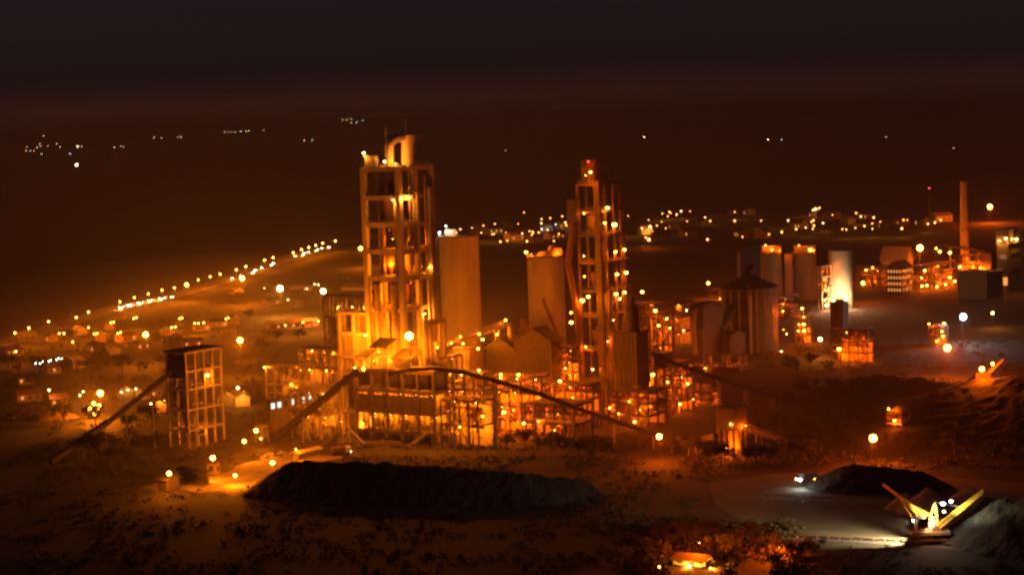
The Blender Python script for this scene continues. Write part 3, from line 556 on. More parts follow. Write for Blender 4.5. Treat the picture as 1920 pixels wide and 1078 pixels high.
process('little lamp-covered crusher frame beside the bright orange lamp on the dark slope', 1764, 612, GD(1764, 650), 1742, 1776, 2, 2, 1, 15, ((1742, 607, .6, 1800), (1770, 606, .6, 1800), (1766, 621, .5, 1200), (1768, 630, .5, 1200), (1757, 639, .5, 1200)), pw=500, tanks=1, name='crusher_frame')
process('framed workshop with red lit bays under the dark square silo', 1625, 620, GD(1625, 682), 1558, 1638, 3, 4, 1, 16, ((1573, 654, .75, 2600),), pw=900, name='framed_workshop', cat='building')
process('open pipe frame crossing behind the second tower toward the bag filters', 1262, 570, 1120, 1185, 1300, 3, 5, 1, 17, ((1204, 547, .95, 3000),), pw=500)
process('dim distant frame of pipes below the packing silos', 1470, 560, GD(1470, 600), 1400, 1500, 2, 4, 1, 18, ((1468, 570, .3, 900),), pw=500)
process('low cluttered pipe frame by the long coal pile end of the second tower base', 1075, 760, 812, 985, 1110, 2, 5, 1, 21, ((1010, 790, .4, 900), (1040, 806, .3, 700)), pw=600)
process('rusty two-storey frame under the arch of the long sagging gallery', 895, 752, 806, 826, 925, 2, 4, 1, 22, ((862, 800, .3, 800), (905, 780, .35, 900)), pw=650)
process('crowded lamp-lit frame at the foot of the boxy kiln filter house', 1215, 735, 848, 1140, 1250, 3, 4, 2, 23, ((1160, 775, .4, 900), (1180, 752, .3, 700), (1190, 790, .45, 900)), pw=550)
process('tall rusty pipe tower standing between the raw mill and second tower', 1072, 652, 872, 1048, 1086, 6, 1, 1, 24, ((1060, 690, .3, 600), (1058, 730, .3, 600)), pw=380, name='pipe_tower', cat='tower')
process('narrow pipe tower rising beside the portal frame of the tallest tower', 845, 668, 850, 826, 866, 5, 1, 2, 25, ((834, 712, .3, 600), (838, 760, .35, 700)), pw=380, name='pipe_tower', cat='tower')
process('lit pipe rack running under the straight sloping gallery posts', 1330, 735, 900, 1252, 1352, 2, 5, 1, 26, ((1276, 759, .6, 1500), (1300, 748, .25, 500)), pw=350)
process('yard frame of bare columns between the office block and the steep gallery', 600, 735, 845, 545, 632, 2, 4, 1, 27, ((575, 770, .3, 500),), cm=STEELL, pw=320)
process('distant lit pipe rack between the bag filters and packing silos', 1420, 545, GD(1420, 590), 1330, 1440, 2, 5, 1, 28, ((1350, 560, .4, 1200),), pw=700)
process('distant lamp-hung frame left standing beyond the many-windowed block', 1650, 505, GD(1650, 540), 1605, 1668, 2, 3, 1, 29, ((1636, 501, .6, 1800), (1624, 506, .6, 1800)), pw=900)
process('distant dim frame against the foot of the tall chimney', 1830, 480, GD(1830, 530), 1790, 1850, 3, 2, 1, 30, ((1800, 500, .6, 2000),), pw=1500)
S = Site('bin_tower', 'dark square silo block standing above the framed workshop', 'tower', 1580, 568, GD(1600, 672), 1556, 1591); part(MB().box(0, S.Lv, 0, S.Lu, 0, S.H), 'shaft', CLAD, S); m = MB(); m.cyl((2, 3, S.H), (2, 3, S.H + 1.6), 1.4, n=12); m.box(4, 6, 2, 5, S.H, S.H + 1.2); part(m, 'roof_vent', STEEL, S)
S = Site('kiln_filter_house', 'boxy dark filter house hugging the lamp-studded second tower', 'filter house', 1192, 625, 862, 1152, 1215)
zc = S.z(735); part(MB().box(0, S.Lv, 0, S.Lu, zc, S.H), 'casing', CLAD, S); part(MB().box(-.6, S.Lv + .6, -.6, S.Lu + .6, S.H + .003, S.H + .6), 'roof', ROOF, S)
for x in (.6, S.Lv - .6):
    for y in (.6, S.Lu * .5, S.Lu - .6): part(MB().box(x - .4, x + .4, y - .4, y + .4, 0, zc - .003), 'leg', STEEL, S)
m = MB(); m.cyl((3, S.Lu * .5, zc - 5), (3, S.Lu * .5, zc), .8, 3, 4); part(m, 'hopper', CLAD, S)
m = MB(); m.cyl((4, 4, S.H + .6), (4, 4, S.H + 9), 3, n=20); m.cyl((4, 4, S.H + 9), (4, 4, S.H + 12), 3, 1.2, 20); m.cyl((4, 4, S.H + 12), (4, 4, S.H + 15), 1.2, n=14); part(m, 'roof_stack', CLAD, S)
m = MB()
for y in grid(S.Lu, 5): m.box(-.25, 0, y - .15, y + .15, zc, S.H)
part(m, 'stiffener_rib', STEEL, S)
for p in (S.L(1194, 735, 3), S.Rr(1198, 768, 2), S.L(1175, 763, 2)): lamp(S.t, p, 1700, .6 if p.x < -2 else .4, 'na', (-.2, -.2, -.8))

# gabled raw mill
def gabled(name, label, px, eave, D, lpx, rpx, rise, wall, roofm, cat='building', windows=0, lit=None, rot=35, group=None, floors=1, wallz=0, along='u'):
    S = Site(name, label, cat, px, eave, D, lpx, rpx, rot, group)
    if wallz is not None: part(MB().box(0, S.Lv, 0, S.Lu, wallz, S.H), 'wall', wall, S)
    e = .9; m = MB()
    if along == 'u':   # ridge runs along u
        m.prism([(-e, S.H - .3), (S.Lv * .5, S.H + rise), (S.Lv + e, S.H - .3), (S.Lv + e, S.H + .1), (S.Lv * .5, S.H + rise + .4), (-e, S.H + .1)], -e, S.Lu + e)
        gm = MB(); gm.prism([(.02, S.H), (S.Lv - .02, S.H), (S.Lv * .5, S.H + rise - .1)], .02, S.Lu - .02)
    else:
        pr = [(-e, S.H - .3), (S.Lu * .5, S.H + rise), (S.Lu + e, S.H - .3), (S.Lu + e, S.H + .1), (S.Lu * .5, S.H + rise + .4), (-e, S.H + .1)]
        m.prism(pr, -e, S.Lv + e); m.v = [(y, x, z) for x, y, z in m.v]
        gm = MB(); gm.prism([(.02, S.H), (S.Lu - .02, S.H), (S.Lu * .5, S.H + rise - .1)], .02, S.Lv - .02); gm.v = [(y, x, z) for x, y, z in gm.v]
        for q in (m, gm): q.f = [f[::-1] for f in q.f]
    part(m, 'roof', roofm, S); part(gm, 'gable', wall, S)
    for face in ('L', 'R'):
        Lx = S.Lu if face == 'L' else S.Lv; n = windows if face == 'L' else max(1, int(windows * S.Lv / S.Lu))
        if not windows: break
        for fl in range(floors):
            z0 = S.H * (fl + .3) / floors; z1 = S.H * (fl + .75) / floors
            for k in range(n):
                a, b = Lx * (k + .3) / n, Lx * (k + .72) / n
                mm = MB().box(-.06, .04, a, b, z0, z1) if face == 'L' else MB().box(a, b, -.06, .04, z0, z1)
                part(mm, 'window', lit if lit and rnd.random() < (.85 if face == 'L' else .5) else GLASSD, S)
    return S
S = gabled('raw_mill_house', 'dark gable-roofed raw mill house between the two concrete silos, roof ridge toward the second tower', 1032, 640, 870, 965, 1055, 5.0, DARK, ROOF, wallz=18, along='v')
frame(S, [9, 18], 4, 2, .7, .6, CONCD, slab=CONCD); 
for k in range(3): lamp(S.t, (3, S.Lu * (k + .5) / 3, 14), 450, .16); lamp(S.t, (3, S.Lu * (k + .5) / 3, 6), 700, .18)
m = MB()
for y in grid(S.Lu, 14): m.box(-.3, -.05, y - .12, y + .12, 18, S.H)
part(m, 'slat_grille', STEEL, S)
S = gabled('raw_mill_house', 'lower dark gabled mill roof on the tower side of the raw mill house', 965, 655, 880, 912, 985, 4.2, DARK, ROOF, wallz=16, along='v')
frame(S, [8, 16], 3, 2, .7, .6, CONCD, slab=CONCD); lamp(S.t, (3, 5, 12), 600, .2)
m = MB(); m.cyl((5, 5, S.H + 2), (5, 5, S.H + 9), 1.5, n=14); m.cyl((5, 5, S.H + 9), (5, 5, S.H + 10.5), 2, 1, 14); part(m, 'roof_vent', STEEL, S)
S = Site('raw_meal_bin', 'squat dark bins and machinery heap between the raw mill roofs and shorter silo', 'bin', 990, 606, 925, 955, 1010); part(MB().box(0, S.Lv, 0, S.Lu, 0, S.H - 5), 'casing', CLAD, S)
for k in range(3): m = MB(); m.cyl((3 + 3 * k, 3 + 3 * k, S.H - 5), (3 + 3 * k, 3 + 3 * k, S.H - 1 + k), 1.6, 1.0, 14); part(m, 'roof_cyclone', RUST, S)
S = Site('blending_bin', 'rectangular orange lit concrete bin in front of the tall plain silo', 'bin', 880, 656, 862, 836, 893); part(MB().box(0, S.Lv, 0, S.Lu, 12, S.H), 'casing', CONC, S); part(MB().box(-.4, S.Lv + .4, -.4, S.Lu + .4, S.H + .003, S.H + .6), 'roof_slab', CONCD, S)
for x in (.7, S.Lv - .7):
    for y in (.7, S.Lu - .7): part(MB().box(x - .5, x + .5, y - .5, y + .5, 0, 11.997), 'leg', CONCD, S)
lamp(S.t, (-3, 4, 8), 900, .25)
# lit walkway bridge with a string of lamps
a, b = at(818, 655, 862), at(950, 606, 905)
wk = gallery('walkway_bridge', 'narrow pipe bridge strung with orange lamps, climbing past the tall plain silo', [a, b], 2.0, 1.0, STEEL, (.15, .5, .85), .6, closed=False)
for px, py, r_, pw in ((820, 651, .5, 1500), (835, 643, .45, 1500), (846, 643, .5, 1600), (868, 644, .5, 1600), (863, 631, .5, 1800), (898, 626, .5, 1500), (905, 636, .85, 4000), (896, 653, .5, 1500), (932, 627, .5, 1500), (948, 600, .5, 1800)):
    f = (px - 818) / 132; q = at(px, py, 860 + 43 * f); lamp(wk, q - wk.location, pw * 2.9, r_, 'na', (-.2, -.3, .5))

# ------------------------------------------------------------------ conveyors
DC = GD(1810, 522)
gallery('conveyor_gallery', 'steep dark gallery climbing to the roof of the open mill building', [gp(520, 818, 1), at(674, 694, 824)], 2.6, 2.2, ROOF, (.35, .6, .82), .8)
gallery('conveyor_gallery', 'long sagging gallery sloping from the mill building roof down past the second tower', [at(730, 702, 812), at(770, 693, 808), at(812, 691, 806), at(864, 697, 804), at(928, 714, 802), at(1017, 741, 800), at(1100, 772, 798), at(1230, 816, 796), gp(1312, 845, 1)], 1.7, 1.15, CLAD, (.2, .33, .45, .57, .7, .82), .7)
gallery('conveyor_gallery', 'straight sloping gallery on slim posts leaving the second tower toward the spoil bank', [at(1222, 664, 872), at(1262, 681, 880), at(1330, 704, 884), at(1400, 728, 890), at(1460, 748, 895), at(1560, 776, 900), at(1605, 790, 905)], 2.2, 1.4, CLAD, (.34, .47, .6, .74), .8)
S = Site('drive_house', 'small dark drive cabin at the head of the straight sloping gallery', 'cabin', 1246, 664, 876, 1226, 1262); part(MB().box(0, S.Lv, 0, S.Lu, S.H - 6, S.H), 'cabin', CLAD, S); part(MB().box(-.4, S.Lv + .4, -.4, S.Lu + .4, S.H + .003, S.H + .4), 'roof', ROOF, S)
for x in (.5, S.Lv - .5):
    for y in (.5, S.Lu - .5): part(MB().box(x - .3, x + .3, y - .3, y + .3, 0, S.H - 6.003), 'leg', STEEL, S)
gallery('conveyor_gallery', 'thin dark tripper conveyor running up the spoil bank to its lit machine', [gp(1733, 786, 1), at(1842, 700, gp(1842, 700, 15).y)], 2.2, 1.6, CLAD, (.4, .7), .6)
gallery('conveyor_gallery', 'distant thin gallery passing in front of the tall chimney', [at(1764, 460, DC - 20), at(1812, 466, DC - 25), at(1850, 474, DC - 30), at(1940, 498, DC - 45)], 2.2, 1.7, CLAD, (.1, .4, .7), 1)
gallery('conveyor_gallery', 'short railed gallery sloping down from the dark trestle house to the ground', [at(1398, 800, 770), gp(1478, 832, 1)], 2.2, 1.2, STEELL, (.3,), .6, closed=False)
gallery('conveyor_gallery', 'short sloping gallery rising from the dark yard into the trestle house', [gp(1255, 835, 1), gp(1342, 818, 9)], 2.2, 1.8, CLAD, (.5,), .6)
gallery('pipe_bridge', 'pale lit pipe bridge between the white-lamped silo and the many-windowed building', [at(1604, 500, GD(1630, 548)), at(1664, 499, GD(1660, 546))], 1.6, 1.0, CLADL, (.1, .9), .8)
S = Site('trestle_house', 'dark box on legs with a glowing orange base among the scrub', 'building', 1375, 768, 768, 1342, 1400)
zc = S.z(808); part(MB().box(0, S.Lv, 0, S.Lu, zc, S.H), 'cabin', CLAD, S); part(MB().box(-.5, S.Lv + .5, -.5, S.Lu + .5, S.H + .003, S.H + .5), 'roof', ROOF, S)
for x in (.5, S.Lv * .5, S.Lv - .5):
    for y in (.5, S.Lu - .5): part(MB().box(x - .35, x + .35, y - .35, y + .35, 0, zc - .003), 'leg', STEEL, S)
part(MB().box(S.Lv * .7, S.Lv * .7 + .3, 1, S.Lu - 1, 0, zc - .003), 'rear_wall', CONC, S)
lamp(S.t, (3, 2.5, 2.5), 1400, .22); lamp(S.t, (3, 5, 3), 900, .2); lamp(S.t, S.L(1370, 794, .5), 120, .3, 'wa'); lamp(S.t, S.Rr(1398, 798, 1), 700, .25)

# ------------------------------------------------------------------ right-hand plant: windowed building, roofs, chimney, blocks
S = gabled('workshop_block', 'gabled dark block with four rows of glowing orange windows', 1690, 504, GD(1690, 550), 1663, 1710, 4.5, CLAD, ROOF, windows=5, lit=WIN, floors=4, along='v')
gabled('storage_shed', 'big pale sheet roof lit from below behind the many-windowed block', 1700, 488, GD(1690, 535), 1652, 1712, 8.5, CLADL, CLADL)
q = gp(1807, 530); q = Vector((at(1810, 522, GD(1810, 522)).x, GD(1810, 522), 0)); ch = thing('chimney', 'tall slim chimney stack, brightly lit only near its base', 'chimney', q)
hc = at(1803, 340, DC).z; m = MB(); m.cyl((0, 0, 0), (0, 0, hc), 3.2, 2.3, 28); m.build('shaft', CONCS, ch); m = MB(); m.cyl((0, 0, hc - 1.2), (0, 0, hc + .003), 2.7, n=28, cap=False); m.cyl((0, 0, hc * .5), (0, 0, hc * .5 + .8), 3.3, n=28); m.build('ring_platform', STEEL, ch)
lamp(ch, Vector((6, -5, at(1817, 499, DC - 5).z)), 1500, .9, 'na', (-.3, -.2, .8)); lamp(ch, Vector((6, -5, at(1817, 509, DC - 5).z)), 1500, .9, 'na', (-.3, -.2, .5)); lamp(ch, Vector((-4.5, -4.5, at(1800, 500, DC - 5).z)), 2600, .25, 'na', (0, -.5, .5))
q = at(1743, 402, 2000); rm = thing('radio_mast', 'thin radio mast with a small red beacon beyond the plant', 'mast', (q.x, 2000, 0)); hm = at(1741, 354, 2000).z
m = MB(); 
for sx_, sy_ in ((-1, -1), (1, -1), (0, 1)): m.beam((sx_ * 1.2, sy_ * 1.2, 0), (sx_ * .2, sy_ * .2, hm), .3)
for k in range(20): z = hm * k / 20; s_ = 1.2 - k / 20; m.beam((-s_, -s_, z), (s_, -s_, z + 3), .18); m.beam((0, s_, z), (s_, -s_, z + 3), .18)
m.build('lattice', STEEL, rm); lamp(rm, (0, 0, hm + .5), 60, .75, 'rd')
S = Site('storage_hall', 'long dark flat-topped storage hall below the tall chimney', 'hall', 1850, 514, GD(1850, 562), 1795, 1880); part(MB().box(0, S.Lv, 0, S.Lu, 0, S.H), 'wall', ROOF, S); part(MB().box(-.6, S.Lv + .6, -.6, S.Lu + .6, S.H + .003, S.H + .6), 'roof', ROOF, S)
m = MB()
for k in range(10): m.box(2, 5, S.Lu * k / 10 + 1, S.Lu * k / 10 + 2.2, S.H + .6, S.H + 1.8)
part(m, 'roof_vent', STEEL, S)
S = Site('mill_tower', 'tall square mill tower at the picture edge with two white lamps on top', 'tower', 1890, 434, GD(1890, 548), 1868, 1918); part(MB().box(0, S.Lv, 0, S.Lu, 0, S.H), 'wall', CONCD, S); part(MB().box(-.5, S.Lv + .5, -.5, S.Lu + .5, S.H + .003, S.H + .8), 'roof_slab', CONC, S)
for f_ in (.3, .55, .8): part(MB().box(S.Lv * .2, S.Lv * .8, -.06, .04, S.H * f_, S.H * f_ + 3), 'window', GLASSD, S); part(MB().box(-.06, .04, S.Lu * .2, S.Lu * .8, S.H * f_, S.H * f_ + 3), 'window', GLASSD, S)
part(MB().box(-1.5, S.Lv, -1.5, -.5, S.H - 8, S.H - 7.6), 'balcony', STEEL, S)
lamp(S.t, S.L(1886, 447, 1.5), 2500, .9, 'wa', (-.5, -.2, -.3)); lamp(S.t, S.Rr(1906, 448, 1.5), 3000, 1.2, 'wa', (-.2, -.6, -.3)); lamp(S.t, S.L(1873, 451, 1.5), 600, .4, 'wa')
S = Site('cooler_house', 'small distant plant house with pale doors beside the square mill tower', 'building', 1858, 476, GD(1858, 530), 1840, 1876); part(MB().box(0, S.Lv, 0, S.Lu, 0, S.H), 'wall', CLAD, S); part(MB().box(-.5, S.Lv + .5, -.5, S.Lu + .5, S.H + .003, S.H + .5), 'roof', ROOF, S); lamp(S.t, S.L(1845, 505, 2), 2500, .4); lamp(S.t, S.L(1838, 502, 3), 1500, .7, 'na')
S = Site('lit_kiosk', 'tiny glowing kiosk on a mast beside the long dark storage hall', 'kiosk', 1886, 520, GD(1886, 565), 1881, 1889); part(MB().box(0, S.Lv, 0, S.Lu, S.H - 5, S.H), 'cabin', WIN, S); part(MB().box(-.4, S.Lv + .4, -.4, S.Lu + .4, S.H + .003, S.H + .4), 'roof', ROOF, S); part(MB().box(1, 2, .5, 1.5, 0, S.H - 5.003), 'post', STEEL, S)

# workers' block with a row of cool lit windows
S = Site('office_block', 'low office block with a row of pale cool lit windows amid the pipe frames', 'building', 505, 752, 868, 498, 588)
part(MB().box(0, S.Lv, 0, S.Lu, 0, S.H), 'wall', CONCD, S); part(MB().box(-.5, S.Lv + .5, -.5, S.Lu + .5, S.H + .003, S.H + .4), 'roof', ROOF, S)
for k in range(7):
    a = S.Lv * (k + .25) / 7; part(MB().box(a, a + 2.2, -.06, .04, S.H - 3.4, S.H - 1.1), 'window', WINC if k in (0, 1, 3, 5, 6) else GLASSD, S)

# ------------------------------------------------------------------ stackers: V-shaped machines on bogies
def stacker(label, base, D, pts, paint, lamps=(), dark=False):
    o = at(*base, D); o.z = 0; t = thing('stacker', label, 'stacker', o)
    def q(k, dy=0): p = at(*pts[k], D + dy) - o; return p
    m = MB()
    for s in (-2.2, 2.2): m.beam(q('tip', s * .25), q('split', s * .5), .55, .8)
    m.beam(q('split', -1.2), q('split', 1.2), .5)
    for k in range(7): a = q('tip').lerp(q('split'), k / 7); m.beam(a + Vector((0, -.7, 0)), a + Vector((.6, .7, -.3)), .18)
    m.build('counter_boom', paint, t)
    for i, kk in enumerate(('c1', 'c2', 'c3', 'c4', 'c5')):
        for s in ((-1.4, 1.4) if i in (0, 4) else (.6 * (i - 2),)): MB().beam(q('split', s * .8), q(kk, s * 1.5), .42 if i in (0, 4) else .26).build('stay_beam', paint, t)
    m = MB()
    for s in (-1.5, 1.5):
        a, b = q('b0', s), q('b1', s * .6); m.beam(a, b, .4, .5); m.beam(a + Vector((0, 0, 1.5)), b + Vector((0, 0, .7)), .34)
        n = 13
        for k in range(n): c0, c1 = a.lerp(b, k / n), a.lerp(b, (k + 1) / n); m.beam(c0, c1 + Vector((0, 0, 1.5 - .8 * k / n)), .18)
    for k in range(14): c0 = q('b0').lerp(q('b1'), k / 14); m.beam(c0 + Vector((0, -1.4, 0)), c0 + Vector((0, 1.4, 0)), .22)
    m.build('boom', paint, t)
    m = MB(); up = Vector((0, 0, .55)); m.beam(q('b0') + up, q('b1') + up, 1.6, .18); m.build('belt', RUBBER, t)
    m = MB()
    for s in (-1.8, 1.8): m.beam(q('apex', s * .3), q('a1', s), .4); m.beam(q('apex', s * .3), q('a2', s), .4)
    m.beam(q('apex', -.6), q('apex', .6), .45); m.build('mast_frame', paint, t)
    m = MB(); m.beam(q('apex'), q('b0').lerp(q('b1'), .55) + up, .2); m.beam(q('apex'), q('c5'), .2); m.build('stay_cable', STEEL, t)
    c = q('cab'); m = MB(); m.box(c.x - 1.7, c.x + 1.5, -4.2, -1.6, c.z - 1.5, c.z + 1.6); m.box(c.x - 2, c.x + 1.8, -4.5, -1.3, c.z + 1.603, c.z + 1.8); cb = m.build('cab', CLAD if dark else STEEL, t)
    m = MB(); m.box(c.x - 1.2, c.x + 1.1, -4.26, -4.2, c.z - .2, c.z + 1.2); m.build('window', GLASSD, cb)
    m = MB(); d = q('deck'); m.box(d.x - 5, d.x + 6, -2.8, 2.8, d.z - .9, d.z); m.box(d.x - 3.5, d.x + 3.5, -1.5, 2.2, d.z, d.z + 2.6); m.build('slewing_deck', STEELL if not dark else STEEL, t)
    m = MB(); m.cyl((d.x, 0, d.z - 2), (d.x, 0, d.z - .9), 2.5, n=20); m.build('slew_ring', STEEL, t)
    dr = q('b0') + Vector((-.5, 0, .3)); m = MB(); m.cyl(dr + Vector((0, -1.7, 0)), dr + Vector((0, 1.7, 0)), 1.15, n=20); m.build('drive_drum', STEEL, t)
    m = MB()
    for sx_ in (-1, 1):
        for sy_ in (-2.6, 2.6): m.beam((d.x + sx_ * 2, sy_ * .6, d.z - 2), (d.x + sx_ * 5.2, sy_, 1.3), .8); m.beam((d.x + sx_ * 5.2, sy_, 1.3), (d.x, sy_, 1.6), .5)
    m.beam((d.x, -2.6, 1.6), (d.x, 2.6, 1.6), .5); m.build('gantry_frame', STEEL, t)
    for sx_ in (-1, 1):
        for sy_ in (-2.6, 2.6):
            m = MB(); m.box(d.x + sx_ * 5.2 - 2, d.x + sx_ * 5.2 + 2, sy_ - .35, sy_ + .35, .55, 1.4); bo = m.build('bogie', STEEL, t)
            for k in (-1.3, 1.3): MB().cyl((d.x + sx_ * 5.2 + k, sy_ - .2, .45), (d.x + sx_ * 5.2 + k, sy_ + .2, .45), .45, n=14).build('wheel', RUBBER, bo)
    for px, py, dy, r_, pw, c_, out in lamps:
        p = at(px, py, D + dy) - o
        if len(out) == 3: lamp(t, p, pw, r_, c_, out)
        else: lamp(t, p, 0, r_, c_); spot(t, p + Vector(out[3:6]), pw, out[6], out[:3])
    return t
DS = gp(1738, 1019).y
stacker('bright yellow stacker working under white floodlights beside the grey stockpile', (1738, 1019), DS,
        dict(tip=(1656, 908), split=(1684, 929), c1=(1718, 984), c2=(1722, 966), c3=(1729, 965), c4=(1736, 965), c5=(1746, 966), b0=(1757, 993), b1=(1843, 922), apex=(1752, 941), a1=(1742, 975), a2=(1759, 985), cab=(1726, 975), deck=(1740, 994)), YEL,
        ((1768, 943, -2, .8, 15000, 'wh', (-.66, .5, -.62, -1.2, -.6, -.4, 'flood')), (1783, 939, -3, .75, 500, 'wh', (.75, .3, -.5, 1.1, -.4, -.3, 'cool')), (1712, 975, -2.5, .3, 26000, 'wh', (-.66, .6, -.5, -.7, -.3, 0, 'flood')), (1770, 958, -2, .4, 2300, 'wa', (.72, .1, .12, .3, -.8, .2, 'flood')), (1737, 973, -3.5, .7, 9000, 'wh', (-.8, .12, .58, -.3, -.7, .5, 'flood')), (1749, 970, -3, .3, 260, 'wh', (0, -.9, .1)), (1749, 976, -3.2, .5, 220, 'wa', (0, -.9, 0)), (1746, 985, -3.2, .5, 110, 'wa', (0, -.9, 0))))
DU = gp(712, 868).y + 40
stacker('unlit stacker with spread cable stays behind the long coal pile', (716, 872), DU,
        dict(tip=(658, 806), split=(683, 832), c1=(696, 868), c2=(704, 866), c3=(712, 865), c4=(718, 864), c5=(724, 862), b0=(732, 868), b1=(800, 812), apex=(729, 838), a1=(723, 860), a2=(735, 862), cab=(748, 842), deck=(718, 864)), CLADL, (), True)
def rail_line(label, a, b, hgt=1.0, name='yard_conveyor', sp=3.2):
    A, B = gp(*a), gp(*b); o = A.copy(); t = thing(name, label, 'conveyor' if 'conveyor' in name else 'track', o); d = B - A; n = int(d.length / sp); sd = Vector((-d.y, d.x, 0)).normalized()
    m = MB(); up = Vector((0, 0, hgt)); m.beam(up, d + up, 1.3, .3); m.build('belt_frame' if 'conveyor' in name else 'rail_frame', STEEL, t)
    m = MB()
    for k in range(n): p = d * (k / n); m.beam(p + sd * .7, p + sd * .7 + up, .22); m.beam(p - sd * .7, p - sd * .7 + up, .22); m.beam(p - sd, p + sd, .3)
    m.build('support_frame', STEEL, t)
rail_line('low yard belt crossing the pale stockyard behind the yellow stacker', (1432, 936), (1712, 948), 1.6)
rail_line('low rail-side belt the yellow stacker stands astride', (1450, 1004), (1725, 1017), .8)
rail_line('dark yard belt running on beyond the yellow stacker along the grey stockpile', (1775, 1023), (1960, 1036), .8)

# ------------------------------------------------------------------ lamp posts
_pole = {}
def post(px, py, h, label, name='street_lamp', r=.5, power=2500, c='na', cat='street lamp', group=None, heads=1, far=False, D=None, mount=None):
    p = at(px, py, D) if D else gp(px, py, h)
    base = (p.x, p.y, p.z - h) if mount is None else (p.x, p.y, mount); hh = p.z - base[2]
    t = thing(name, label, cat, base, 0, group); k = (round(hh, 1), round(r, 2), heads)
    ar = .8 if hh < 9 else 2.6
    if k not in _pole:
        pr = .05 + hh * .0025; _pole[k] = (MB().cyl((0, ar, 0), (0, ar, hh + r * 1.3), pr, pr * .6, 8).mesh('pole', POLE), MB().beam((0, ar, hh + r * 1.15), (0, -r, hh + r * 1.15), min(r * 1.1, .9), r * .25).mesh('lamp_head', POLE))
    put('pole', _pole[k][0], t); lh = put('lamp_head', _pole[k][1], t)
    if heads == 1: put('bulb', bulb_mesh(r, c, far), lh, (0, -.1, hh))
    else:
        for i in range(heads): a = 2 * math.pi * i / heads; put('bulb', bulb_mesh(r * .62, c, far), lh, (math.cos(a) * r * .8, -.2, hh + math.sin(a) * r * .6))
    if power: light(t, (0, -1.6 - r, hh - r * .6 - .3), power, 'nr' if c == 'na' and p.x > 4 else c, .4)
    return t
BIG = [(767, 630, 0, 'blazing floodlight mast in front of the foot of the tallest tower', 1.35, 31000, 'na', 824),
       (273, 627, 16, 'bright tall lamp standing alone over the village roofs', 1.25, 12000, 'na', None), (450, 638, 18, 'bright tall lamp between the steel frame tower and the pipe frames', 1.2, 12000, 'na', None),
       (188, 737, 12, 'bright tall lamp above the cluster of hut lamps at the village edge', 1.15, 9000, 'na', None), (454, 522, 18, 'bright tall lamp by the far highway with a lit embankment below', 1.4, 26000, 'na', None),
       (525, 541, 18, 'very bright yellow-white tall lamp over the far pale clearing', 1.7, 26000, 'wa', None), (606, 546, 22, 'whitish tall lamp beside the flat roof of the trussed shed', 1.4, 16000, 'wa', None),
       (350, 534, 12, 'bright highway lamp, clearly larger than the others along the road', 1.1, 9000, 'na', None), (676, 466, 16, 'bright tall lamp seen against the edge of the tallest tower', 1.3, 12000, 'na', None),
       (1725, 465, 20, 'brightest orange star lamp above the distant pipe frame near the chimney', 1.9, 30000, 'na', None), (1856, 388, 16, 'bright lone lamp on the far slope beyond the chimney', 2.0, 24000, 'na', None),
       (1776, 652, 14, 'bright lamp beside the little crusher frame on the dark slope', 1.35, 14000, 'na', None), (1806, 594, 14, 'single brilliant bluish-white tall lamp on the dark slope', 1.4, 3200, 'wh', None),
       (1637, 821, 10, 'bright lone lamp over the low earth mound', 1.15, 9000, 'na', None), (1236, 818, 9, 'bright lamp beside the lower end of the long sagging gallery', .95, 6000, 'na', None),
       (399, 858, 8, 'bright lamp standing by the small gatehouse cabin', .85, 4500, 'na', None), (317, 887, 7, 'lamp over the dark shack at the corner of the gravel yard', .75, 3000, 'na', None),
       (441, 891, 3.5, 'low lamp glowing on the gravel yard surface itself', .6, 2600, 'na', None), (511, 867, 8, 'lamp at the near end of the long coal pile', .75, 3600, 'na', None),
       (480, 807, 9, 'upper lamp beside the small ladder platform above the gravel yard', .75, 3600, 'na', None), (458, 827, 8, 'lower lamp beside the small ladder platform above the gravel yard', .7, 3200, 'na', None),
       (1538, 636, 9, 'small whitish star lamp between the scaffold tower and framed workshop', .9, 3500, 'wa', None), (1618, 531, 12, 'lamp with glowing base between the white-lamped silo and windowed block', 1.0, 6000, 'na', None),
       (1841, 692, 0, 'lamp on the tripper machine atop the spoil bank', .95, 6000, 'na', 'sp'), (1861, 682, 0, 'smaller lamp on the boom of the tripper machine atop the spoil bank', .55, 1500, 'na', 'sp'),
       (1328, 531, 10, 'orange lamp standing behind the bag filter house roofs', .8, 4000, 'na', None), (1369, 533, 10, 'dimmer orange lamp by the conical roof edge of the clinker store', .6, 3000, 'na', None),
       (1500, 899, 3, 'small bluish-white work lamp at the dark end of the stockyard', .45, 250, 'wh', None), (1861, 587, 8, 'small pale lamp past the brilliant white tall lamp', .7, 2000, 'wa', None),
       (747, 765, 12, 'lamp on a slim post in front of the open mill building', .55, 1600, 'na', None), (681, 794, 6, 'lamp at the lower corner of the open mill building beside the steep gallery', .5, 1600, 'na', None),
       (489, 822, 4, 'tiny lamp at the foot of the small ladder platform', .3, 900, 'na', None), (446, 727, 9, 'small white lamp glimpsed just beyond the steel frame tower', .55, 2200, 'wa', None), (92, 731, 8, 'small lone pale lamp in the dark part of the village', .4, 800, 'wa', None),
       (1287, 582, 10, 'small white lamp under the open sky beside the bag filter house', .4, 1200, 'wa', None), (1282, 620, 8, 'small pale lamp low beside the bag filter house wall', .4, 1000, 'wa', None)]
BIG += [(1762, 472, 0, 'first of three small mast lamps beside the bright star lamp near the chimney', .75, 2500, 'na', GD(1765, 538)), (1781, 474, 0, 'last of three small mast lamps beside the bright star lamp, next to the chimney', .8, 2500, 'na', GD(1785, 534)), (1755, 466, 0, 'topmost of three small mast lamps beside the bright star lamp near the chimney', .5, 1500, 'na', GD(1758, 540))]
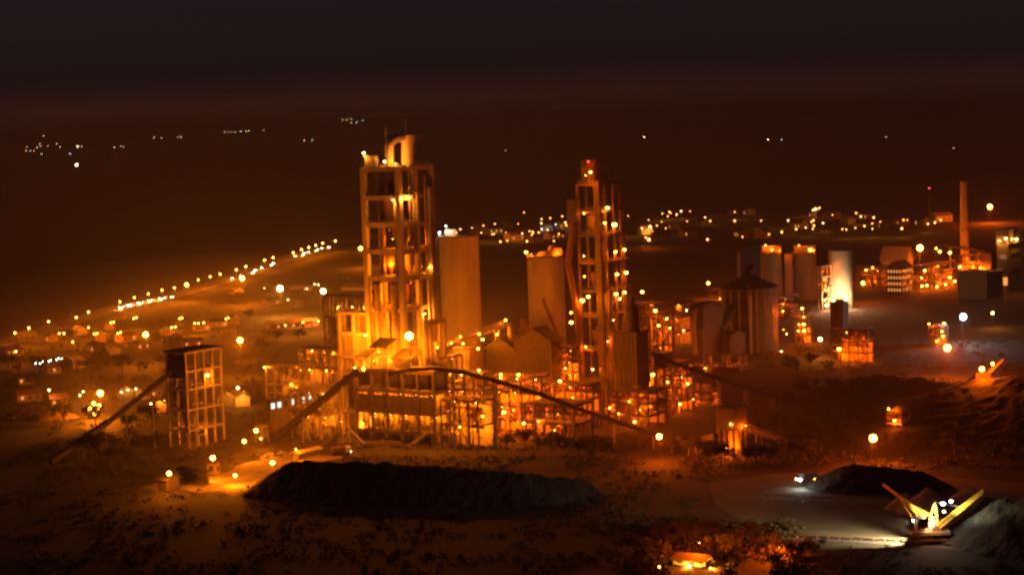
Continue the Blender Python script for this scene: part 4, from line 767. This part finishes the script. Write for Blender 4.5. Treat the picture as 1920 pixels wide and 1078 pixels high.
for px, py, h, lab, r, pw, c, D in BIG:
    if r > 1: r *= 1.12; pw *= 1.0 if pw > 30000 else 1.4
    if D == 'sp': p = gp(px, py, 19); post(px, py, 1, lab, 'flood_lamp', r, pw, c, 'lamp', D=p.y, mount=p.z - 4)
    elif D: post(px, py, h, lab, 'floodlight_mast', r, pw, c, 'floodlight', D=D, mount=0)
    else: post(px, py, h, lab, 'floodlight_mast' if h > 11 else 'flood_lamp', r, pw, c, 'floodlight' if h > 11 else 'lamp', heads=1)
for i, (px, py) in enumerate(((176, 756), (169, 766), (186, 760), (178, 775), (182, 768))):
    post(px, py, 5, '%s of the five low lamps clustered on the hut at the village edge' % ('upper', 'outermost', 'brightest', 'lowest', 'central')[i], 'flood_lamp', .75, 2200, 'na', 'lamp', 'clustered hut lamps')
HW = [(28, 624), (54, 615), (91, 603), (143, 595), (166, 585), (225, 566), (252, 558), (278, 551), (304, 544), (327, 540), (372, 525), (394, 519), (413, 514), (443, 506), (461, 500), (496, 488), (512, 483), (550, 474), (565, 468), (579, 464), (592, 460), (605, 456), (629, 452)]
for i, (px, py) in enumerate(HW):
    post(px, py, 10, 'orange highway lamp, %s of the row counted from its far end' % nth(len(HW) - i), 'street_lamp', .5 if i < 12 else .6, 4200, 'na', 'street lamp', 'lamps along the far highway')
VL = [(30, 659), (111, 625), (120, 625), (136, 641), (166, 614), (177, 626), (182, 625), (208, 605), (213, 604), (221, 625), (226, 623), (251, 597), (256, 595), (322, 614), (329, 613), (337, 597), (341, 596), (365, 606), (372, 606), (382, 605), (424, 598), (428, 596), (535, 610), (568, 604), (597, 602)]
for i, (px, py) in enumerate(VL):
    post(px, py, 7, 'orange village lamp, %s counting from the dark village end toward the tallest tower' % nth(i + 1), 'street_lamp', .4, 1500, 'na', 'street lamp', 'lamps among the village houses')
SV = [(215, 647), (156, 734), (150, 741), (255, 729), (240, 731), (228, 735), (281, 727), (300, 755), (308, 752), (283, 757), (496, 540), (590, 533), (575, 541), (597, 534), (540, 562)]
for i, (px, py) in enumerate(SV):
    post(px, py, 4, 'small pale yard light beyond the plant, %s from the dark village end' % nth(i + 1), 'yard_light', .36, 220, 'wa', 'lamp', 'pale yard lights near the village')
for i, px in enumerate((67, 75, 80, 92, 95, 106, 110, 116)):
    post(px, 681 - (px - 67) * .22 + (i % 2) * 2, 3, 'faint cool light, %s in the short row under the village lamps' % nth(i + 1), 'yard_light', .22, 0, 'wh', 'lamp', 'row of faint cool village lights')
TA = [(570, 115), (352, 200), (265, 213), (527, 200), (180, 230), (93, 240), (65, 265), (250, 267), (330, 278), (345, 275), (435, 265), (393, 333), (557, 272), (612, 255), (635, 260), (628, 282), (592, 330), (680, 265), (700, 195), (702, 165), (703, 238), (748, 245), (767, 157), (808, 205), (857, 143), (880, 190), (887, 210), (832, 275), (795, 328), (445, 325), (640, 275), (675, 272)]
TA = sorted((840 + x * .25, 370 + y * .25) for x, y in TA)
for i, (px, py) in enumerate(TA):
    post(px, py, 8, 'far town lamp between the two towers, %s counting from the tallest tower' % nth(i + 1), 'street_lamp', rnd.choice((.5, .6, .75)), 900 if i % 3 == 0 else 0, 'wh' if i in (23, 27) else 'na' if i % 3 else 'wa', 'street lamp', 'lamps of the far town between the towers', far=True)
TB = [(840 + x * .25, 370 + y * .25) for x, y in ((1352, 140), (1505, 170), (1608, 123), (1648, 143), (1603, 183), (1633, 232), (1515, 222), (1567, 213), (1455, 233), (1483, 303), (1507, 318), (1793, 180), (1815, 105), (1748, 105), (1715, 130), (1322, 240), (1660, 110), (1672, 118))]
TB += [(1300 + x * .323, 370 + y * .323) for x, y in ((68, 117), (98, 138), (240, 137), (240, 85), (82, 245), (393, 135), (285, 230), (440, 215), (513, 202), (550, 135), (553, 185), (597, 185), (653, 177), (700, 165), (693, 183), (685, 143), (697, 135), (753, 150), (808, 103), (710, 68), (695, 75), (732, 62), (720, 70), (945, 92), (972, 112), (865, 185), (888, 187), (940, 178), (993, 167), (1040, 183), (1038, 153), (1047, 118), (1085, 143), (1220, 132), (1243, 132), (1210, 182), (1362, 155), (1402, 147), (1437, 133))]
TB.sort()
for i, (px, py) in enumerate(TB):
    big = abs(px - 1218) < 3 and py > 420 or abs(px - 1529) < 2 and py < 395
    post(px, py, 8, 'far town lamp past the second tower, %s counting away from that tower' % nth(i + 1), 'street_lamp', 1.3 if big else rnd.choice((.5, .6, .75, .85)), 2600 if big else (1000 if i % 3 == 0 else 0), 'na' if i % 3 else 'wa', 'street lamp', 'lamps of the far town past the second tower', far=True)
TF = [(x * .375, 200 + y * .375, 1) for x, y in ((218, 147), (197, 187), (203, 200), (185, 205), (135, 203), (240, 198), (283, 187), (300, 203), (388, 200), (408, 200), (208, 237), (350, 237), (383, 292), (572, 203), (605, 201), (618, 203), (770, 155), (808, 158), (890, 153), (905, 153), (1122, 128), (1140, 128), (1155, 128), (1175, 127), (1203, 125), (1230, 125), (1245, 123), (1318, 120), (1520, 170), (1560, 170), (1713, 66), (1735, 66), (1757, 66), (1757, 82), (1783, 80), (1812, 70), (130, 221), (150, 222), (170, 222))] + [(948, 283, 1), (1208, 258, 1), (1440, 262, 1), (1465, 262, 1), (1661, 257, 1), (1788, 278, 1)]
TF.sort()
for i, (px, py, _) in enumerate(TF):
    p = gp(px, py, 6); D = p.length; T_ = math.exp(-HAZE_DENSITY * D); big = abs(px - 145.5) < 2 and py > 270
    r = min(9.0, max(.8, (.55 if not big else 1.5) * D / 4000 * (1 + .35 * rnd.random())))
    k = 'wh' if i % 5 == 2 else 'wa' if i % 3 else 'rd' if i % 7 == 3 else 'na'
    nm = 'distant_glow_%s_%d' % (k, int(D / 1500)); EMF[nm] = emit(nm, {'wh': (.8, 1, .95), 'wa': (1, .72, .42), 'rd': (1, .3, .12), 'na': (1, .5, .2)}[k], (2.6 if not big else 12) / T_)
    post(px, py, 6, 'tiny horizon light, %s counting from the dark end of the plain' % nth(i + 1), 'distant_lamp', r, 0, nm, 'lamp', 'lights scattered on the horizon', far=True)

# ------------------------------------------------------------------ small buildings: gatehouse, shacks, huts, village, town
S = gabled('gatehouse', 'small flat pale gatehouse cabin under the bright lamp at the gravel yard', 404, 868, gp(404, 890).y, 388, 412, .8, PLAST, ROOF, windows=1)
S = gabled('shack', 'small dark shack under a lamp at the gravel yard corner', 312, 900, gp(312, 922).y, 296, 336, 1.2, CLAD, ROOF)
S = gabled('storage_shed', 'long low wall-like shed between the dark shack and gatehouse', 388, 884, gp(388, 905).y, 336, 392, .6, CONCD, ROOF)
S = gabled('loading_shed', 'low bright-roofed loading shed at the near edge of the coal pile', 560, 850, gp(560, 862).y, 549, 600, .6, CLADL, CLADL, along='v'); lamp(S.t, S.L(555, 842, 2), 1600, .3, 'na', (0, -.4, .6))
S = Site('ladder_platform', 'small open ladder platform with thin rails above the gravel yard', 'platform', 489, 800, gp(489, 832).y, 478, 502); frame(S, [S.H * .4, S.H * .7, S.H], 1, 1, .3, .25, STEELL)
S = gabled('workshop_shed', 'small block-like shed beside the unlit stacker behind the coal pile', 618, 828, gp(618, 845).y, 606, 630, .9, CONCD, ROOF, windows=2)
h1_ = gabled('hut', 'lit plaster hut with a single-slope roof and a blazing wall lamp in the scrub', 1316, 1053, 588, 1262, 1341, .9, WHITE, ROOF, windows=2); lamp(h1_.t, h1_.L(1292, 1061, 1.3), 2300, .55, 'wa', (-1.6, 0, -.1)); lamp(h1_.t, h1_.Rr(1332, 1064, 3.0), 1500, .2, 'wa', (0, -1.5, 0))
h2_ = gabled('hut', 'second plaster hut half hidden by scrub, dimmer lamp on its wall', 1470, 1060, 590, 1372, 1490, .8, PLAST, ROOF, windows=3); lamp(h2_.t, h2_.L(1410, 1058, 1.3), 1200, .36, 'wa', (-1.5, 0, -.3)); lamp(h2_.t, h2_.L(1388, 1064, 3), 700, .15, 'wa', (0, 0, .4)); lamp(h1_.t, (4, 3, h1_.H + 4.4), 4500, .12, 'na', (1, 1, 1)); lamp(h2_.t, (3, 3, h2_.H + 4.4), 4500, .12, 'na', (1, 1, 1))  # pair above the hut roofs added to brighten the scrub
post(1236, 1062, 4, 'faint lamp in the scrub beside the lit plaster hut', 'yard_light', .22, 220, 'na', 'lamp')
WM = [PLAST, WHITE, CONCD, mat('pink_plaster', (.4, .25, .2), .9, .2, .8)]; RM = [TILE, ROOF, mat('tin_roof', (.25, .24, .22), .5, .4, .6)]
WN, RN = ['ochre', 'white', 'grey', 'pink'], ['clay-roofed', 'dark-roofed', 'tin-roofed']
VH = sorted([(18, 668), (50, 640), (95, 640), (130, 655), (150, 628), (190, 640), (205, 618), (236, 640), (262, 655), (285, 640), (310, 628), (345, 612), (378, 620), (410, 612), (440, 608), (180, 660), (215, 662), (140, 690), (95, 700), (45, 720), (55, 752), (235, 745), (280, 745), (300, 770), (468, 740), (440, 745), (455, 760), (425, 760), (520, 618), (548, 616), (580, 612), (508, 572), (560, 575), (330, 640), (360, 650), (110, 760)])
def house(px, py, label, group, k, size=1.0, along=None):
    p = gp(px, py); t = thing('house', label, 'house', (p.x, p.y, p.z), R(rnd.choice((20, 35, 55, 100, 125))), group)
    a, b, h = rnd.uniform(7, 12) * size, rnd.uniform(5.5, 7.5) * size, rnd.uniform(3, 4.2) * size; w_, r_ = WM[k % 4], RM[k % 3]
    MB().box(-a / 2, a / 2, -b / 2, b / 2, -1, h).build('wall', w_, t)
    m = MB(); m.prism([(-b / 2 - .5, h - .2), (0, h + b * .27), (b / 2 + .5, h - .2), (b / 2 + .5, h + .05), (0, h + b * .27 + .25), (-b / 2 - .5, h + .05)], -a / 2 - .5, a / 2 + .5); m.v = [(y, x, z) for x, y, z in m.v]; m.build('roof', r_, t)
    m = MB(); m.prism([(-b / 2 + .02, h), (b / 2 - .02, h), (0, h + b * .26)], -a / 2 + .02, a / 2 - .02); m.v = [(y, x, z) for x, y, z in m.v]; m.build('gable', w_, t)
    for j in range(3):
        x = a * (j - 1) * .3; lit = rnd.random() < .3
        for sgn in (-1, 1): MB().box(x - .6, x + .6, sgn * b / 2 - .05, sgn * b / 2 + .05, h * .35, h * .75).build('window', WIN if lit else GLASSD, t)
    MB().box(a / 2 - .05, a / 2 + .05, -.5, .5, 0, h * .65).build('door', BARK, t)
for i, (px, py) in enumerate(VH): house(px, py, '%s %s village house, %s counting from the dark village end' % (WN[i % 4], RN[i % 3], nth(i + 1)), 'village houses below the highway', i)
TH = sorted([(900, 432), (925, 440), (948, 428), (965, 452), (985, 440), (1000, 455), (1020, 436), (1040, 448), (1055, 430), (1210, 440), (1240, 452), (1262, 430), (1290, 445), (1320, 425), (1345, 415), (1390, 446), (1420, 420), (1430, 447), (1480, 447), (1500, 430), (1530, 408), (1560, 412), (1590, 420), (1620, 412), (1655, 428), (1690, 422), (1730, 424), (1765, 416), (1375, 403), (1405, 404)])
for i, (px, py) in enumerate(TH): house(px, py, '%s %s far town house, %s counting from the tallest tower' % (WN[i % 4], RN[i % 3], nth(i + 1)), 'far town houses', i, 1.6)
S = gabled('light_trail_shed', 'long low pale shed roof standing in for a light trail, behind the whitish tall lamp', 690, 540, gp(690, 546).y, 640, 720, 1.5, CLADL, CLADL)  # pale roof built in place of a light trail
S = gabled('light_trail_shed', 'shorter pale shed standing in for a light trail by the far clearing lamps', 585, 541, gp(585, 546).y, 545, 600, 1.5, CLADL, CLADL)  # also built in place of the light trail

# ------------------------------------------------------------------ traffic on the highway
def car(p, rz, k, label, toward):
    t = thing('car', label, 'car', p, rz, 'cars queueing on the far highway')
    prof = [(-2.2, .35), (2.2, .35), (2.25, .85), (1.3, 1.0), (.7, 1.5), (-1.1, 1.5), (-1.8, 1.0), (-2.25, .95)]
    b = MB().prism(prof, -.85, .85); b.f = [f[::-1] for f in b.f]; b.build('body', CARP[k % 3], t)
    for x in (-1.4, 1.4):
        for y in (-.8, .8): MB().cyl((x, y - .1, .33), (x, y + .1, .33), .33, n=12).build('wheel', RUBBER, t)
    for y in (-.6, .6): MB().ball((2.28, y, .7), .24, 8, 6).build('headlight', HEAD, t); MB().ball((-2.28, y, .75), .16, 8, 6).build('taillight', TAIL, t)
    for y in (-.86, .86): MB().box(-.95, .6, y - .01, y + .01, 1.02, 1.4).build('window', GLASSD, t)
def hwy_at(px):
    best = None
    for a, b in zip(HWY, HWY[1:]):
        va, vb = [960 + F * (q - cam.location).dot(CR) / (q - cam.location).dot(fwd) for q in (a, b)]
        if va <= px <= vb: return a.lerp(b, (px - va) / (vb - va)), (b - a)
    return HWY[0], HWY[1] - HWY[0]
CX = [212, 219, 224, 231, 236, 243, 249, 255, 262, 268, 275, 281, 288, 296, 303, 310, 430, 446, 461, 473, 485, 496, 507, 548, 556, 565, 573, 581, 590, 598, 606]
for i, px in enumerate(CX):
    p, d = hwy_at(px); ln = 1 if i % 3 else -1; n = Vector((-d.y, d.x, 0)).normalized() * (3.2 if ln > 0 else 6.5); q = p - n if ln > 0 else p - n
    car((q.x, q.y, terr(q.x, q.y) + .36), math.atan2(-d.y, -d.x), i, '%s car of the headlit queue on the highway, %s from its near end' % (('white', 'dark', 'red')[i % 3], nth(i + 1)), ln)
    if i % 2 == 0: o = light(bpy.data.objects[[o.name for o in COL.objects if o.name.startswith('car')][-1]], (5.5, 0, .8), 2500 if px < 320 else 900, 'wa', .3)
def truck(px, py, rz, label):
    p = gp(px, py); t = thing('truck', label, 'truck', (p.x, p.y, 0), R(rz))
    MB().box(-3.4, 1.4, -1.25, 1.25, 1.1, 3.0).build('dump_body', RUST, t); m = MB(); m.box(1.7, 3.6, -1.2, 1.2, .7, 2.9); c = m.build('cab', CARP[0], t); MB().box(3.6, 3.66, -1, 1, 1.8, 2.6).build('windscreen', GLASSD, c)
    MB().box(-3.4, 3.6, -.9, .9, .6, 1.08).build('chassis', RUBBER, t)
    for x in (-2.6, -1.3, 2.6):
        for y in (-1.05, 1.05): MB().cyl((x, y - .2, .5), (x, y + .2, .5), .5, n=14).build('wheel', RUBBER, t)
    for y in (-.8, .8): MB().ball((3.68, y, 1.0), .16, 8, 6).build('headlight', HEAD, t)
truck(1513, 902, 200, 'small dump truck parked by the bluish-white work lamp in the stockyard'); post(1528, 899, 2.2, 'low orange work light beside the small dump truck', 'yard_light', .4, 900, 'na', 'lamp'); post(1538, 899, 2.0, 'second low orange work light beyond the small dump truck', 'yard_light', .34, 600, 'na', 'lamp')
truck(640, 852, 15, 'rusty dump truck parked on the plant road behind the coal pile')
# tripper machine on the spoil bank
p = gp(1842, 698, 17); t = thing('tripper_machine', 'small lit tripper machine with a raised boom atop the spoil bank', 'machine', (p.x, p.y, p.z - 4))
m = MB(); m.box(-3, 3, -1.5, 1.5, 1.2, 4); m.build('cabin', CLAD, t); m = MB(); m.beam((2, 0, 3), (8.5, 0, 9), .7, .7); m.beam((2, 0, 4.2), (8.5, 0, 9.4), .25); m.build('boom', STEELL, t)
for x in (-2, 2):
    for y in (-1.2, 1.2): MB().box(x - .3, x + .3, y - .3, y + .3, -.5, 1.2).build('leg', STEEL, t)

# ------------------------------------------------------------------ trees and scrub
def tree_mesh(seed, h, leaf, n=1500, dry=False):
    rr = random.Random(seed); cr_ = MB(); cl = [(Vector((rr.gauss(0, .22), rr.gauss(0, .22), rr.uniform(.45, .92))) * h, rr.uniform(.12, .24) * h) for _ in range(14)]
    for k in range(n):
        c, rad = rr.choice(cl); d = Vector((rr.gauss(0, 1), rr.gauss(0, 1), rr.gauss(0, .8))).normalized() * rad * rr.random() ** .4; p = c + d
        a = Vector((rr.gauss(0, 1), rr.gauss(0, 1), rr.gauss(0, 1))).normalized(); b_ = a.cross(Vector((rr.gauss(0, 1), rr.gauss(0, 1), rr.gauss(0, 1)))).normalized(); s = rr.uniform(.018, .042) * h
        cr_.add([p - a * s, p + b_ * s * .6, p + a * s, p - b_ * s * .6], [(0, 1, 2, 3)])
    tm = MB(); tm.cyl((0, 0, -.3), (0, 0, h * .4), h * .03, h * .02, 8)
    for c, rad in cl[:6]: tm.cyl((0, 0, h * .36), c, h * .015, h * .005, 6)
    return cr_.mesh('crown', leaf), tm.mesh('trunk', BARK)
TM = [tree_mesh(1, 7, LEAF), tree_mesh(2, 6, LEAFD), tree_mesh(3, 5, LEAF), tree_mesh(4, 8, LEAFD, 1800), tree_mesh(5, 4.2, LEAFD, 1200)]
def tree(px, py, k, s, label, group): 
    p = gp(px, py); t = thing('tree' if k < 4 else 'shrub', label, 'tree' if k < 4 else 'shrub', (p.x, p.y, p.z), rnd.uniform(0, 6), group); t.scale = (s * 1.15, s * 1.15, s)
    put('crown', TM[k][0], t); put('trunk', TM[k][1], t)
HT = sorted([(1165, 1062), (1182, 1040), (1200, 1020), (1212, 1045), (1225, 1072), (1238, 1030), (1243, 1052), (1262, 1018), (1285, 1020), (1305, 1022), (1330, 1015), (1362, 1044), (1360, 1025), (1388, 1030), (1420, 1026), (1450, 1030), (1480, 1048), (1500, 1062), (1358, 1076), (1455, 1074), (1190, 1075), (1295, 1000), (1400, 1008), (1260, 1000), (1515, 1040), (1330, 1032), (1405, 1018), (1275, 1010)])
for i, (px, py) in enumerate(HT): tree(px, py, (4, 1, 4, 2, 1)[i % 5], rnd.uniform(.95, 1.35), '%s by the plaster huts, %s along from the coal pile side' % (('dry bush', 'dry tree', 'low bush', 'leafy tree', 'sparse tree')[i % 5], nth(i + 1)), 'scrub around the plaster huts')
MT = sorted([(1010, 845), (1035, 850), (1060, 848), (1085, 858), (1110, 862), (1120, 850), (1150, 862), (1330, 868), (1352, 872), (1375, 868), (1400, 872), (1425, 868), (1448, 874), (1470, 862), (1300, 858), (1490, 850), (1510, 862), (1540, 846), (1280, 845), (1260, 850), (985, 838), (950, 842), (1455, 800), (1480, 770), (1500, 745), (1530, 730), (1560, 740), (1585, 755), (1610, 740), (1480, 700), (1520, 690), (1555, 700), (1600, 800), (1560, 810), (1750, 830), (1790, 850), (1830, 820), (1700, 845), (1860, 860), (1900, 840), (1770, 800)])
for i, (px, py) in enumerate(MT): tree(px, py, (0, 3, 2, 0)[i % 4], rnd.uniform(.8, 1.2), 'dark yard-edge tree, %s from the raw mill house toward the spoil bank' % nth(i + 1), 'dark trees along the yard edge')
VT = sorted([(15, 690), (35, 700), (70, 690), (120, 700), (160, 700), (20, 745), (75, 740), (130, 640), (123, 612), (118, 618), (200, 690), (230, 700), (270, 700), (300, 690), (320, 660), (250, 675), (470, 700), (490, 660), (520, 640), (470, 600), (285, 800), (240, 810), (180, 800), (120, 795), (60, 800), (260, 850), (220, 870), (180, 860), (295, 840), (440, 570), (550, 560), (500, 558), (560, 640)])
for i, (px, py) in enumerate(VT): tree(px, py, (0, 3, 2, 1)[i % 4], rnd.uniform(.9, 1.4), 'dark village tree, %s counting from the dark village end' % nth(i + 1), 'dark trees in the village')

sb = MB(); rs = random.Random(21)
def scatter(n, x0, x1, y0, y1, thr, keep, smin=.5, smax=1.6):
    k = 0
    while k < n:
        px, py = rs.uniform(x0, x1), rs.uniform(y0, y1)
        if not keep(px, py): k += .2; continue
        p = gp(px, py)
        k += 1
        if noise.noise(Vector((p.x / 22, p.y / 22, 4))) < thr: continue
        s_ = rs.uniform(smin, smax)
        for _ in range(9):
            c = p + Vector((rs.gauss(0, .55), rs.gauss(0, .55), abs(rs.gauss(0, .4)) + .1)) * s_; a = Vector((rs.gauss(0, 1), rs.gauss(0, 1), rs.gauss(0, 1))).normalized() * s_ * .34; b_ = a.cross(Vector((rs.gauss(0, 1), rs.gauss(0, 1), rs.gauss(0, 1)))).normalized() * s_ * .22
            sb.add([c - a, c + b_, c + a, c - b_], [(0, 1, 2, 3)])
clear = lambda px, py: not (270 < px < 640 and 900 - (px - 270) * .15 < py < 925 - abs(px - 400) * .2) and not (px > 1300 + abs(py - 950) * .9 and 880 < py < 1024) and not (640 < px < 1340 and 845 < py < 857) and not (1250 < px < 1362 and py > 1034) and not (1375 < px < 1450 and py > 1050)
scatter(5200, -10, 1930, 815, 1082, -.12, clear)
scatter(900, 640, 1340, 832, 872, -.3, clear, .4, 1.2)
scatter(900, 1180, 1500, 985, 1080, -.5, lambda a, b: not (1250 < a < 1362 and b > 1034) and not (1375 < a < 1450 and b > 1050), .9, 2.2)
scatter(1500, 1420, 1930, 640, 880, -.05, lambda a, b: True, .8, 2.2)
scatter(1500, -10, 520, 600, 830, -.05, lambda a, b: True, .8, 2.2)
sb.build('scrub', LEAFD, kind='stuff', label='low dry scrub covering the dark ground')
# ------------------------------------------------------------------ haze
m = bpy.data.materials.new('haze_air'); m.use_nodes = True; n = m.node_tree.nodes; n.clear(); o = n.new('ShaderNodeOutputMaterial'); v = n.new('ShaderNodeVolumePrincipled')
v.inputs['Color'].default_value = (.9, .86, .84, 1); v.inputs['Density'].default_value = HAZE_DENSITY; v.inputs['Anisotropy'].default_value = HAZE_G
for k in ('Density Attribute', 'Color Attribute', 'Temperature Attribute'):
    if k in v.inputs: v.inputs[k].default_value = ''
m.node_tree.links.new(v.outputs[0], o.inputs['Volume'])
dm = bpy.data.materials.new('glow_dust_air'); dm.use_nodes = True; n = dm.node_tree.nodes; n.clear(); o = n.new('ShaderNodeOutputMaterial'); v = n.new('ShaderNodeVolumePrincipled')
v.inputs['Color'].default_value = (.94, .84, .66, 1); v.inputs['Density'].default_value = DUST_DENSITY; v.inputs['Anisotropy'].default_value = -0.2
for k in ('Density Attribute', 'Color Attribute', 'Temperature Attribute'):
    if k in v.inputs: v.inputs[k].default_value = ''
dm.node_tree.links.new(v.outputs[0], o.inputs['Volume'])
du = MB(); du.ball((0, 0, 0), 1, 64, 40); dmesh = du.mesh('dust', dm)
for (cx, cy_, sx2, sy2, sz2, lab) in ((-30, 960, 260, 240, 66, 'plant'), (-30, 955, 205, 175, 50, 'plant core'), (-60, 930, 150, 115, 38, 'foot of the towers'),):  # nested volumes added to give the plant lamps a local glow
    do = bpy.data.objects.new('dust', dmesh); COL.objects.link(do); do.location = (cx, cy_, -4); do.scale = (sx2, sy2, sz2); do['kind'] = 'stuff'; do['label'] = 'dust added for lamp glow over the ' + lab
dm2 = dm.copy(); dm2.node_tree.nodes['Principled Volume'].inputs['Density'].default_value = DUST_DENSITY * .33
dmesh2 = du.mesh('dust', dm2)
for (cx, cy_, sx2, sy2, sz2, lab) in ((-200, 1330, 230, 480, 40, 'village and highway'), (-205, 1320, 165, 350, 28, 'village houses'), (-200, 1300, 110, 230, 18, 'village lamps'), (150, 850, 125, 160, 40, 'spoil bank slopes'), (150, 840, 85, 110, 28, 'hopper frame')):  # added for lamp glow; last two stand in for veiling glare
    do = bpy.data.objects.new('dust', dmesh2); COL.objects.link(do); do.location = (cx, cy_, -4); do.scale = (sx2, sy2, sz2); do['kind'] = 'stuff'; do['label'] = 'dust added for lamp glow over the ' + lab
ZT = max(145.0, max(t_[2] for t_ in g.v) + 3)
hb = MB(); hb.box(-6700, 6700, -300, 16400, -5, ZT); ho = hb.build('haze', m, kind='stuff'); ho['label'] = 'thin brown night haze over the plant and plain'
